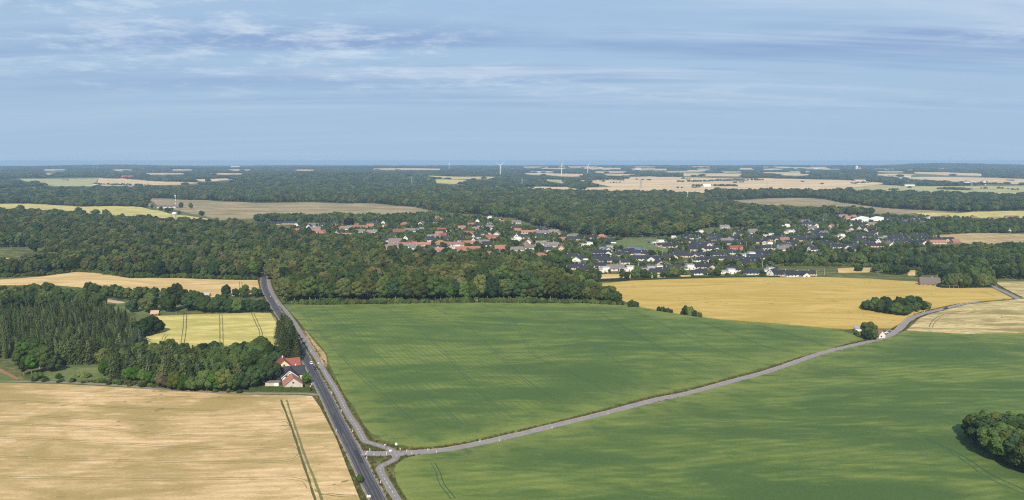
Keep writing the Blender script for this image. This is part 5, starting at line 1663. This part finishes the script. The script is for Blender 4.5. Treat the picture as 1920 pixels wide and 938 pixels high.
# ------------------------------------------------------------------ cars
surf('car_white', (0.78, 0.78, 0.77), 0.25, spec=0.6, var=0.02)
surf('car_black', (0.018, 0.020, 0.026), 0.22, spec=0.6, var=0.05)
surf('car_navy', (0.020, 0.032, 0.065), 0.22, spec=0.6, var=0.05)
surf('car_silver', (0.48, 0.47, 0.42), 0.3, 0.4, var=0.05)
surf('tyre', (0.02, 0.02, 0.02), 0.9)
surf('lamp_red', (0.5, 0.02, 0.02), 0.3)
CAR_PARTS = {}


def loft(sections):
    """Skins a stack of equal-length rings."""
    b = MB()
    n = len(sections[0])
    vv = [q for s_ in sections for q in s_]
    ff = []
    for i in range(len(sections) - 1):
        for k in range(n):
            a, c = i * n + k, i * n + (k + 1) % n
            ff.append((a, c, c + n, a + n))
    ff += [tuple(range(n))[::-1], tuple(range(len(vv) - n, len(vv)))]
    return b.add(vv, ff)


def car(px, py, rz, paint, label, group=None):
    p = ground_at(px, py)
    e = empty('car', (p.x, p.y, p.z + .12), rz)
    ring = lambda y_, w, z0, z1, r=.16: [(-w, y_, z0 + r), (-w + r * .5, y_, z0), (w - r * .5, y_, z0), (w, y_, z0 + r), (w, y_, z1 - r), (w - r, y_, z1), (-w + r, y_, z1), (-w, y_, z1 - r)]
    loft([ring(-2.12, .66, .34, .66), ring(-2.0, .80, .26, .78), ring(-1.2, .88, .22, .90), ring(0, .90, .22, .95), ring(1.4, .88, .22, .97), ring(2.0, .82, .28, .92), ring(2.14, .70, .38, .80)]).build('body', paint, e, smooth=False)
    cab = lambda y_, w, z: [(-w, y_, z), (w, y_, z)]
    gl = MB()
    a = [(-.80, -1.05, .88), (.80, -1.05, .88), (.82, 1.75, .92), (-.82, 1.75, .92)]
    b = [(-.62, -.35, 1.42), (.62, -.35, 1.42), (.64, 1.15, 1.44), (-.64, 1.15, 1.44)]
    gl.add(a + b, [(0, 1, 5, 4), (1, 2, 6, 5), (2, 3, 7, 6), (3, 0, 4, 7), (4, 5, 6, 7), (3, 2, 1, 0)])
    gl.build('windows', 'window_glass', e)
    MB().box((0, .40, 1.455), (1.28, 1.62, .06)).build('roof', paint, e)
    for sx in (-1, 1):
        for y_ in (-1.32, 1.30):
            w_ = MB().tube([(sx * .70, y_, .32), (sx * .91, y_, .32)], [.32, .32], 14).build('wheel', 'tyre', e)
            MB().tube([(sx * .90, y_, .32), (sx * .925, y_, .32)], [.19, .17], 10).build('rim', 'metal_grey', w_)
        MB().box((sx * .58, -2.07, .62), (.32, .10, .14)).build('headlight', 'metal_white', e)
        MB().box((sx * .60, 2.09, .70), (.30, .08, .16)).build('tail_light', 'lamp_red', e)
    tag(e, label, 'car', group)


RA = math.radians(22)
car(583.5, 682.5, RA + math.pi, 'car_white', 'white car driving on the main road by the farmhouses')
car(590.5, 692, RA, 'car_black', 'black car just behind the white car on the main road')
car(565, 670.5, RA, 'car_navy', 'dark blue car in the shadow of the roadside firs')
car(1773.5, 579.5, -1.15, 'car_black', 'dark car on the side road near the golden field copse')
car(1662, 625.5, -0.9, 'car_white', 'white car parked beside the small red roofed farm')
car(1668.5, 622, 0.6, 'car_silver', 'pale silver car parked behind the white one at the small farm')
car(1866, 529, 1.4, 'car_navy', 'blue car on the level road behind the patchy wheat')

# cyclist in red
surf('cloth_red', (0.75, 0.10, 0.06), 0.8, var=0.05)
surf('cloth_dark', (0.03, 0.03, 0.04), 0.8, var=0.05)
surf('skin', (0.55, 0.34, 0.25), 0.6, var=0.04)
p = ground_at(1809.5, 571.5)
bk = empty('bicycle', (p.x, p.y, p.z + .13), -1.2)
for y_ in (-.52, .52):
    ringp = [(0, y_ + .34 * math.cos(6.2832 * k / 16), .34 + .34 * math.sin(6.2832 * k / 16)) for k in range(17)]
    MB().tube(ringp, [.025] * 17, 5).build('wheel', 'tyre', bk)
MB().tube([(0, .52, .34), (0, .15, .88), (0, -.38, .86), (0, .08, .30), (0, .15, .88)], [.02] * 5, 5).tube([(0, -.52, .34), (0, -.36, 1.0)], [.02] * 2, 5).tube([(0, .52, .34), (0, .08, .30)], [.02] * 2, 5).build('frame', 'post_black', bk)
MB().tube([(-.28, -.34, 1.05), (.28, -.34, 1.05)], [.02] * 2, 5).build('handlebar', 'metal_grey', bk)
MB().box((0, .18, .94), (.16, .26, .06)).build('saddle', 'post_black', bk)
tag(bk, 'bicycle ridden along the side road beyond the dark car', 'bicycle')


def person(loc, rz, label):
    J = [(0, .16, 1.00), (0, .05, 1.22), (0, -.05, 1.42), (0, -.09, 1.52), (0, -.12, 1.62), (0, -.14, 1.74),
         (.17, -.04, 1.40), (.22, -.18, 1.20), (.24, -.36, 1.07), (-.17, -.04, 1.40), (-.22, -.18, 1.20), (-.24, -.36, 1.07),
         (.10, .14, .98), (.11, -.16, .80), (.10, .02, .42), (.10, -.10, .36), (-.10, .14, .98), (-.11, -.20, .66), (-.10, -.04, .26), (-.10, -.16, .20)]
    E = [(0, 1), (1, 2), (2, 3), (3, 4), (4, 5), (2, 6), (6, 7), (7, 8), (2, 9), (9, 10), (10, 11), (0, 12), (12, 13), (13, 14), (14, 15), (0, 16), (16, 17), (17, 18), (18, 19)]
    Rr = [.15, .16, .17, .07, .10, .09, .08, .06, .04, .08, .06, .04, .11, .085, .06, .05, .11, .085, .06, .05]
    m_ = bpy.data.meshes.new('body')
    m_.from_pydata(J, E, [])
    o_ = link('person', m_)
    o_.location, o_.rotation_euler = loc, (0, 0, rz)
    sk = o_.modifiers.new('skin', 'SKIN')
    for i_, r_ in enumerate(Rr):
        m_.skin_vertices[0].data[i_].radius = (r_, r_)
    m_.skin_vertices[0].data[0].use_root = True
    o_.modifiers.new('smooth', 'SUBSURF').levels = 1
    mt, nt_ = mat_new('cyclist_clothing')
    t_ = NT(nt_)
    tcn = t_.node('ShaderNodeTexCoord')
    sp = t_.node('ShaderNodeSeparateXYZ')
    t_.l.new(tcn.outputs['Object'], sp.inputs[0])
    c_ = t_.mix(t_.ramp(sp.outputs[2], 0.99, 1.01), (0.03, 0.03, 0.04), (0.75, 0.10, 0.06))
    c_ = t_.mix(t_.ramp(sp.outputs[2], 1.50, 1.52), c_, (0.55, 0.34, 0.25))
    pb = t_.node('ShaderNodeBsdfPrincipled')
    t_.l.new(c_, pb.inputs['Base Color'])
    pb.inputs['Roughness'].default_value = .8
    ou = t_.node('ShaderNodeOutputMaterial')
    t_.l.new(pb.outputs[0], ou.inputs[0])
    m_.materials.append(mt)
    tag(o_, label, 'person')
    hm = MB().tube([(0, -.13, 1.72), (0, -.13, 1.80), (0, -.13, 1.85)], [.12, .11, .05], 10).build('helmet', 'cloth_dark', o_)


person((p.x, p.y, p.z + .12), -1.2, 'cyclist in a bright red top riding the side road')

# ------------------------------------------------------------------ trees of the town that stand out
grove([(655, 427, 19, 'leaf_copper'), (796, 416, 9, 'leaf_copper'), (963, 463, 8, 'leaf_copper'), (725, 464, 7, 'leaf_copper')], ['oak'], (8, 16), 'dark purple copper beech among the houses', 'copper beeches of the town', name='copper_beech')
tree('lime', ground_at(853, 429), 9, 1.1, 'leaf_yellow', 'bright yellow tree among the town gardens', None)
grove([(1473, 425, 16), (1547, 412, 15), (1002, 456, 9), (1053, 467, 9), (1128, 455, 9), (1272, 465, 8), (593, 452, 12), (607, 443, 5)], ['oak', 'lime'], (8, 14), 'pale green rounded tree among the town gardens', 'pale garden trees', ('leaf_pale',), (1.1, 1.35), name='pale_tree')

# ------------------------------------------------------------------ woods too dense to count
def scatter(name, kinds, P, pick, scl, label, trunks=True):
    """One wood: the crowns (and stems) of the kinds above set out over its ground."""
    n = len(P)
    m = bpy.data.meshes.new(name)
    m.vertices.add(n)
    m.vertices.foreach_set('co', np.asarray(P, np.float32).ravel())
    a = m.attributes.new('pick', 'INT', 'POINT')
    a.data.foreach_set('value', np.asarray(pick, np.int32))
    a = m.attributes.new('scl', 'FLOAT_VECTOR', 'POINT')
    a.data.foreach_set('vector', np.asarray(scl, np.float32).ravel())
    a = m.attributes.new('rot', 'FLOAT_VECTOR', 'POINT')
    rz = np.zeros((n, 3), np.float32)
    rz[:, 2] = rng.uniform(0, 6.283, n)
    a.data.foreach_set('vector', rz.ravel())
    o = link(name, m)
    tag(o, label, None, None, 'stuff')
    ng = bpy.data.node_groups.new(name, 'GeometryNodeTree')
    ng.interface.new_socket('Geometry', in_out='INPUT', socket_type='NodeSocketGeometry')
    ng.interface.new_socket('Geometry', in_out='OUTPUT', socket_type='NodeSocketGeometry')
    N, L = ng.nodes, ng.links
    gi, go = N.new('NodeGroupInput'), N.new('NodeGroupOutput')
    join = N.new('GeometryNodeJoinGeometry')
    for k in reversed(kinds):
        c_, t_ = FIRST[k]
        jn = N.new('GeometryNodeJoinGeometry')
        for ob in ((c_, t_) if trunks else (c_,)):
            oi = N.new('GeometryNodeObjectInfo')
            oi.transform_space = 'ORIGINAL'
            oi.inputs['Object'].default_value = ob
            oi.inputs['As Instance'].default_value = True
            L.new(oi.outputs['Geometry'], jn.inputs[0])
        g2 = N.new('GeometryNodeGeometryToInstance')
        L.new(jn.outputs[0], g2.inputs[0])
        L.new(g2.outputs[0], join.inputs[0])
    ip = N.new('GeometryNodeInstanceOnPoints')
    L.new(gi.outputs[0], ip.inputs['Points'])
    L.new(join.outputs[0], ip.inputs['Instance'])
    ip.inputs['Pick Instance'].default_value = True
    for attr, typ, sock in (('pick', 'INT', 'Instance Index'), ('rot', 'FLOAT_VECTOR', 'Rotation'), ('scl', 'FLOAT_VECTOR', 'Scale')):
        na = N.new('GeometryNodeInputNamedAttribute')
        na.data_type = typ
        na.inputs['Name'].default_value = attr
        L.new(na.outputs[0], ip.inputs[sock])
    L.new(ip.outputs[0], go.inputs[0])
    md = o.modifiers.new('set out', 'NODES')
    md.node_group = ng
    return o


def near_road(x, y, margin):
    bad = np.zeros(x.shape, bool)
    for L, w in ROADS:
        A = np.array([(p.x, p.y) for p in L[::2]])
        for i in range(0, len(x), 4000):
            s = slice(i, i + 4000)
            d = np.hypot(x[s, None] - A[None, :, 0], y[s, None] - A[None, :, 1]).min(1)
            bad[s] |= d < w / 2 + margin
    return bad


def blocked(x, y, extra=0.0):
    B = np.array(BLOCK)
    bad = np.zeros(x.shape, bool)
    for i in range(0, len(x), 2000):
        s = slice(i, i + 2000)
        d = np.hypot(x[s, None] - B[None, :, 0], y[s, None] - B[None, :, 1]) - B[None, :, 2]
        bad[s] |= (d < extra).any(1)
    return bad


def in_fields(x, y):
    bad = np.zeros(x.shape, bool)
    for poly in FIELDS:
        a = np.array(poly)
        k = (x > a[:, 0].min()) & (x < a[:, 0].max()) & (y > a[:, 1].min()) & (y < a[:, 1].max())
        if k.any():
            idx = np.nonzero(k)[0]
            bad[idx] |= inside(poly, x[idx], y[idx])
    return bad


def in_sight(x, y, reach=1.11):
    """Ground from which a tree would stand before a far field."""
    bad = np.zeros(x.shape, bool)
    far = [np.array(f) for f in FIELDS if np.mean([p[1] for p in f]) > 1150]
    for s_ in np.linspace(1.0, reach, 6):
        for a in far:
            xs, ys = x * s_, y * s_
            k = (xs > a[:, 0].min()) & (xs < a[:, 0].max()) & (ys > a[:, 1].min()) & (ys < a[:, 1].max())
            if k.any():
                idx = np.nonzero(k)[0]
                bad[idx] |= inside(a, xs[idx], ys[idx])
    return bad


def fill(poly_px, step, keep=1.0, road=3.0, block=1.5, world_poly=None):
    P = [(p.x, p.y) for p in line_at(poly_px)] if world_poly is None else world_poly
    xs, ys = [p[0] for p in P], [p[1] for p in P]
    gx, gy = np.meshgrid(np.arange(min(xs), max(xs), step), np.arange(min(ys), max(ys), step))
    gx = (gx + rng.uniform(-.42, .42, gx.shape) * step).ravel()
    gy = (gy + rng.uniform(-.42, .42, gy.shape) * step).ravel()
    k = inside(P, gx, gy) & (rng.random(gx.shape) < keep)
    gx, gy = gx[k], gy[k]
    bad = in_fields(gx, gy) | near_road(gx, gy, road) | blocked(gx, gy, block)
    return gx[~bad], gy[~bad]


def wood(name, poly, step, kinds, hts, label, weights=None, wide=(0.9, 1.15), trunks=True, **kw):
    x, y = fill(poly, step, **kw)
    n = len(x)
    pick = rng.choice(len(kinds), n, p=weights)
    hh = np.array([HEIGHT[k] for k in kinds])[pick]
    s = rng.uniform(*hts, n) / hh * (1 + 0.16 * np.sin(x / 23 + 1.7) * np.sin(y / 31) + 0.10 * np.sin(x / 9 - y / 14))
    w = rng.uniform(*wide, n)
    return scatter(name, kinds, np.stack([x, y, hgt(x, y) - 0.03], -1), pick, np.stack([s * w, s * w, s], -1), label, trunks)


B4 = ['beech_a', 'beech_b', 'ash_a', 'ash_b']
wood('forest', [(512, 524), (528, 566), (700, 565), (900, 562), (1000, 563), (1070, 563.5), (1085, 562), (1075, 545), (1050, 530), (1000, 516), (900, 508), (800, 505), (700, 502), (600, 498), (540, 498),
                (510, 508)], 8.6, B4, (14, 23), 'dense beech wood behind the large green field', (0.36, 0.30, 0.20, 0.14), (0.85, 1.7), keep=0.92)
wood('forest', [(-120, 522), (-20, 520), (77, 514), (143, 507), (243, 518), (333, 519), (470, 522), (492, 523), (494, 505), (505, 497), (600, 497), (640, 492), (700, 488), (720, 478), (700, 466), (640, 462), (600, 450), (555, 447),
                (520, 438), (480, 432), (400, 424), (300, 420), (215, 414), (100, 410), (-120, 408), (-120, 470), (0, 464), (45, 466), (80, 480), (75, 502), (40, 508), (-120, 506)], 10.0, B4 + ['spruce'], (11, 18),
     'western forest behind the tan field, cut by the main road', (0.26, 0.20, 0.24, 0.22, 0.08), (0.9, 1.8), keep=0.92)
wood('forest', [(275, 372), (480, 380), (582, 379), (720, 383), (787, 390), (834, 399), (880, 402), (960, 410), (1000, 424), (1060, 436), (1100, 443), (1150, 447), (1215, 446), (1300, 440), (1330, 428), (1400, 426), (1440, 424), (1500, 410),
                (1560, 406), (1640, 405), (1606, 401), (1517, 399), (1440, 397), (1385, 390), (1355, 379), (1340, 371), (1250, 366), (1100, 364), (960, 361), (850, 358), (700, 356), (500, 357), (400, 358), (290, 362)], 13.5, B4 + ['oak', 'spruce'], (12, 20),
     'broad northern forest between the meadow and the town', (0.21, 0.19, 0.23, 0.23, 0.08, 0.06), (1.1, 1.9))
wood('forest', [(1372, 376), (1440, 372), (1500, 371), (1550, 374), (1575, 379.5), (1640, 389), (1750, 395.5), (1800, 398), (1920, 395.5), (2060, 394), (2060, 374), (1920, 372), (1800, 368), (1600, 364), (1440, 362), (1320, 363)], 13.0,
     ['ash_b', 'beech_a', 'ash_a'], (14, 20), 'dark eastern forest band below the pale green field', (0.5, 0.25, 0.25), (1.2, 1.7))
wood('forest', [(1440, 490), (1520, 489), (1600, 487), (1700, 480), (1760, 474), (1795, 470), (1830, 468), (1920, 468), (2060, 474), (2060, 524), (1920, 526), (1880, 526), (1850, 527), (1790, 527), (1770, 520), (1770, 515), (1700, 503), (1640, 499), (1560, 498),
                (1440, 498)], 7.6, ['ash_b', 'oak', 'ash_a', 'lime'], (9, 13), 'mixed eastern wood around the slate blue pond', (0.4, 0.2, 0.2, 0.2))
wood('forest', [(-120, 596), (0, 588), (60, 581), (120, 577), (170, 580), (200, 584), (190, 576), (168, 564), (150, 560), (80, 557), (0, 558), (-120, 562)], 7.0, ['oak', 'ash_b', 'beech_a', 'lime'], (9, 13),
     'dark wood behind the spruce plantation', (0.3, 0.3, 0.2, 0.2))
wood('spruce_plantation', [(-120, 680), (-20, 676), (110, 670), (235, 664), (262, 655), (268, 640), (262, 625), (245, 604), (200, 586), (120, 582), (50, 590), (-120, 606)], 4.0, ['spruce', 'fir'], (7, 12),
     'close planted spruces filling the plantation', (0.85, 0.15), (0.8, 1.0), block=0.6)
wood('fir_belt', [(118, 676), (200, 676), (268, 664), (330, 670), (400, 676), (500, 678), (510, 690), (490, 700), (430, 712), (400, 726), (330, 722), (262, 712), (208, 703), (190, 680), (120, 680)], 5.2, ['fir', 'lime', 'oak'], (9, 13),
     'dark belt of trees above the farm lane', (0.5, 0.25, 0.25), (1.0, 1.2), block=1.0)
wood('copse_filling', [(1632, 584), (1690, 592), (1738, 582), (1720, 577), (1640, 576)], 6.5, ['oak', 'lime'], (8, 10), 'inner trees of the copse on the golden field')
wood('copse_filling', [(1835, 828), (1925, 880), (1990, 900), (1990, 830), (1900, 815), (1850, 816)], 6.0, ['lime', 'oak'], (8, 10), 'inner trees of the copse within the green field')

# woods of the far country: everything between the far fields, coarser with distance
aa, rr, k0 = [], [], 0.0066
r_ = 1650.0
while r_ < 12400:
    st = k0 * r_ * (0.85 if r_ < 3500 else 1.0)
    n_ = int(1.56 / (st / r_))
    aa.append(np.linspace(-0.78, 0.78, n_) + rng.uniform(-.45, .45, n_) * st / r_)
    rr.append(r_ + rng.uniform(-.5, .5, n_) * st)
    r_ += st * 1.5
aa, rr = np.concatenate(aa), np.concatenate(rr)
x, y = rr * np.sin(aa), rr * np.cos(aa)
LOWER = [(p.x, p.y) for p in line_at([(-260, 409), (-120, 407), (100, 408), (215, 411), (275, 389), (276, 372), (290, 362), (400, 358), (700, 356), (960, 361), (1100, 364), (1320, 364), (1440, 362), (1600, 364), (1800, 368), (1920, 372), (2200, 376)])] + [(30000, 30000), (-30000, 30000)]
gap = np.sin(x / 330 + 1) * np.cos(y / 470) + 0.5 * np.sin(x / 130 - y / 210)
ok = inside(LOWER, x, y) & ~in_fields(x, y) & (gap < 1.02) & ~(in_sight(x, y) & (rng.random(len(x)) < 0.96)) & ~blocked(x, y, 2.0)
x, y, rr = x[ok], y[ok], rr[ok]
fk = ['beech_a', 'oak', 'ash_b', 'lime']
pick = rng.choice(4, len(x), p=(0.25, 0.25, 0.3, 0.2))
hh = np.array([HEIGHT[k] for k in fk])[pick]
rad = np.array([BROAD[k][2] for k in fk])[pick]
s = rng.uniform(11, 18, len(x)) / hh
w = np.maximum(s, 0.62 * k0 * rr / rad * rng.uniform(0.9, 1.25, len(x)))
scatter('far_woods', fk, np.stack([x, y, hgt(x, y) - 0.03], -1), pick, np.stack([w, w, s], -1), 'far dark woods and hedges stretching to the coast', False)
print('far trees', len(x), N_TREE)
TOWNP = [(540, 436), (560, 415), (640, 410), (720, 408), (834, 404), (900, 408), (980, 425), (1060, 440), (1150, 449), (1215, 449), (1300, 443), (1400, 430), (1500, 412), (1600, 404), (1700, 406), (1800, 408), (1920, 405), (2060, 404), (2060, 438),
         (1920, 438), (1760, 442), (1760, 460), (1600, 478), (1450, 479), (1470, 498), (1440, 518), (1200, 518), (1110, 524), (1060, 512), (900, 505), (720, 494), (640, 480), (600, 455)]
wood('garden_trees', TOWNP, 9.0, ['oak', 'lime', 'ash_b', 'ash_a'], (3.5, 9.0), 'leafy garden trees filling the spaces between the town houses', (0.35, 0.40, 0.1, 0.15), (1.0, 1.4), keep=0.45, block=1.5)
wood('garden_shrubs', TOWNP, 6.0, ['shrub'], (1.2, 3.2), 'garden hedges and bushes between the town houses', None, (0.9, 1.5), keep=0.5, block=-4.0)
wood('forest_end', [(1050, 530), (1085, 560), (1160, 569), (1150, 560), (1112, 538), (1075, 522)], 7.0, ['ash_a', 'oak', 'ash_b'], (8, 12), 'lower trees where the beech wood slopes down beside the golden field', None, (1.0, 1.4))
wood('town_grove', [(555, 447), (600, 450), (640, 464), (700, 466), (720, 478), (860, 492), (960, 496), (1060, 500), (1075, 492), (1010, 487), (960, 486), (900, 487), (840, 484), (790, 478), (740, 484), (715, 470), (700, 452), (650, 447), (600, 446)], 8.0,
     ['oak', 'ash_a', 'ash_b'], (8, 13), 'belt of trees between the old village and the beech wood', None, (1.0, 1.25))
wood('town_grove', [(480, 412), (560, 411), (650, 411), (760, 409), (830, 404), (840, 408), (760, 418), (700, 420), (640, 420), (560, 417), (480, 418)], 9.0, ['oak', 'lime', 'ash_b'], (10, 15), 'dark tree belt between meadow and old village', None, (1.0, 1.25))
wood('town_grove', [(1650, 424), (1700, 424), (1800, 420), (1880, 424), (1920, 422), (2060, 420), (2060, 438), (1920, 437), (1830, 436), (1740, 438), (1660, 440)], 9.0, ['oak', 'lime', 'ash_b'], (7, 11), 'dark tree belt behind the striped stubble field', None, (1.0, 1.25))
wood('undergrowth', [(528, 572.5), (700, 571.6), (900, 568.8), (1000, 569.7), (1100, 570.3), (1170, 574), (1165, 570), (1100, 567), (900, 565), (700, 567.5), (530, 569)], 2.8, ['shrub'], (2.0, 4.6), 'leafy undergrowth along the front of the beech wood', None, (0.8, 1.2), block=-1.5, road=1.0)
wood('undergrowth', [(-60, 523), (77, 517.5), (143, 510), (243, 521.5), (333, 521), (480, 525), (480, 521), (333, 517), (243, 517.5), (143, 506), (77, 513), (-60, 519)], 4.0, ['shrub'], (2.0, 5), 'leafy undergrowth along the western forest edge', None, (0.9, 1.3), block=-1.5)
wood('undergrowth', [(40, 716), (120, 717.6), (200, 721), (260, 726), (320, 731), (380, 734.6), (440, 737), (470, 737), (440, 733), (380, 731), (320, 727), (260, 718), (200, 712), (120, 714), (40, 713)], 2.3, ['shrub'], (0.8, 2.4),
     'bramble hedge along the farm lane', None, (1.0, 1.5), block=-2.0, road=0.6)
wood('undergrowth', [(1440, 500), (1560, 500), (1640, 501), (1700, 505), (1770, 517), (1770, 512), (1700, 501), (1640, 497), (1440, 496)], 4.5, ['shrub'], (2, 4), 'bushes along the foot of the eastern wood', None, (0.9, 1.3), block=-1.5)
# bushes dotting the far plain
spots = [(1195, 337.5), (1204, 338), (1216, 339), (1279, 336), (1290, 337), (1310, 352.5), (1300, 353), (1275, 354), (1378, 343.5), (1390, 343), (1505, 342), (1540, 346.5), (1672, 357.5), (1676, 357), (1706, 353), (1846, 354.5), (1869, 354.5), (1886, 355),
         (1904, 357), (1892, 339.5), (1900, 340), (1131, 341.5), (1149, 343.5), (1158, 343.5), (1023, 358), (1033, 358), (1008, 357.5), (985, 354.5), (978, 354), (972, 354), (990, 354), (998, 353.8)]
P_, S_ = [], []
for a, b in spots:
    q = ground_at(a, b)
    for k in range(4):
        x_, y_ = q.x + rnd.uniform(-12, 12), q.y + rnd.uniform(-8, 8)
        P_.append((x_, y_, float(hgt(x_, y_))))
        s_ = rnd.uniform(0.4, 0.75)
        S_.append((s_ * 1.5, s_ * 1.5, s_))
for (a, b), (c, d), n_, hh_ in (((1272, 342), (1430, 338.5), 90, .9), ((1300, 349.5), (1330, 349.5), 26, .8), ((1340, 350), (1378, 350), 40, .9), ((1626, 339), (1770, 345), 120, 1.0), ((1770, 345), (1806, 345.5), 30, .8), ((1825, 345), (1880, 346), 40, .7),
                                ((1764, 356), (1815, 357), 50, .9), ((1112, 338.5), (1170, 339), 40, .7), ((1600, 345), (1650, 341), 36, .6), ((180, 347), (270, 348), 60, .7), ((1420, 333.5), (1560, 335), 90, .8)):
    for k in range(n_):
        u = rnd.random()
        q = ground_at(a + (c - a) * u, b + (d - b) * u)
        x_, y_ = q.x + rnd.uniform(-8, 8), q.y + rnd.uniform(-30, 30)
        P_.append((x_, y_, float(hgt(x_, y_))))
        s_ = hh_ * rnd.uniform(0.6, 1.0)
        S_.append((s_ * 1.4, s_ * 1.4, s_))
scatter('field_hedges', ['oak', 'lime'], P_, rng.integers(0, 2, len(P_)), S_, 'dark hedges and bushes dotted over the far fields', False)

# grass tufts on the verges
v_, q_, off = [], [], 0
tufts = []
for L, w, off_lo, off_hi, n in ((MAIN, 6, 3.9, 6.2, 2600), (PATH, 2.7, 1.7, 3.2, 2200), (SIDE, 4.4, 2.8, 4.2, 2600)):
    for k in range(n):
        i = rnd.randrange(1, len(L) - 1)
        d = (L[i + 1] - L[i - 1]).normalized()
        p = L[i] + Vector((-d.y, d.x)) * rnd.choice((-1, 1)) * rnd.uniform(off_lo, off_hi) + d * rnd.uniform(-2, 2)
        tufts.append(p)
X = np.array([(p.x, p.y) for p in tufts])
bad = np.zeros(len(X), bool)
for L, w in ROADS:
    A = np.array([(p.x, p.y) for p in L])
    bad |= np.hypot(X[:, None, 0] - A[None, :, 0], X[:, None, 1] - A[None, :, 1]).min(1) < w / 2 + .4
X = X[~bad]
n = len(X)
pos = np.stack([X[:, 0], X[:, 1], hgt(X[:, 0], X[:, 1]) + .1], -1)
V_, Q_ = [], []
for k in range(5):
    a = rng.uniform(0, 6.28, n)
    hh_ = rng.uniform(.25, .7, n)
    wd = rng.uniform(.12, .3, n)
    dx, dy = np.cos(a) * wd, np.sin(a) * wd
    lean = rng.normal(size=(n, 2)) * .15
    c = pos + np.stack([rng.normal(size=n) * .25, rng.normal(size=n) * .25, np.zeros(n)], -1)
    vv = np.stack([c + np.stack([-dx, -dy, -.2 + 0 * dx], -1), c + np.stack([dx, dy, -.2 + 0 * dx], -1), c + np.stack([dx * .6 + lean[:, 0], dy * .6 + lean[:, 1], hh_], -1), c + np.stack([-dx * .6 + lean[:, 0], -dy * .6 + lean[:, 1], hh_ * .8], -1)], 1).reshape(-1, 3)
    V_.append(vv)
    Q_.append(np.arange(4 * n).reshape(n, 4) + 4 * n * k)
leaf('grass_blades', (0.125, 0.135, 0.042), (0.22, 0.19, 0.085), None, 0.2)
tag(link('grass', mesh_np('grass', np.vstack(V_), np.vstack(Q_), None, 'grass_blades')), 'tufted rough grass on the road verges', None, None, 'stuff')

# ------------------------------------------------------------------ the hazy air
hz = MB()
hz.box((0, 30000, 50.0), (240000, 200000, 166.0))
m, nt = mat_new('haze')
t = NT(nt)
pv = t.node('ShaderNodeVolumePrincipled')
pv.inputs['Color'].default_value = (0.50, 0.74, 1.0, 1)
pv.inputs['Density'].default_value = 8.5e-5
pv.inputs['Anisotropy'].default_value = 0.0
o = t.node('ShaderNodeOutputMaterial')
t.l.new(pv.outputs[0], o.inputs['Volume'])
MATS['haze'] = m
tag(hz.build('haze', 'haze'), 'pale blue summer haze lying over the land', None, None, 'stuff')
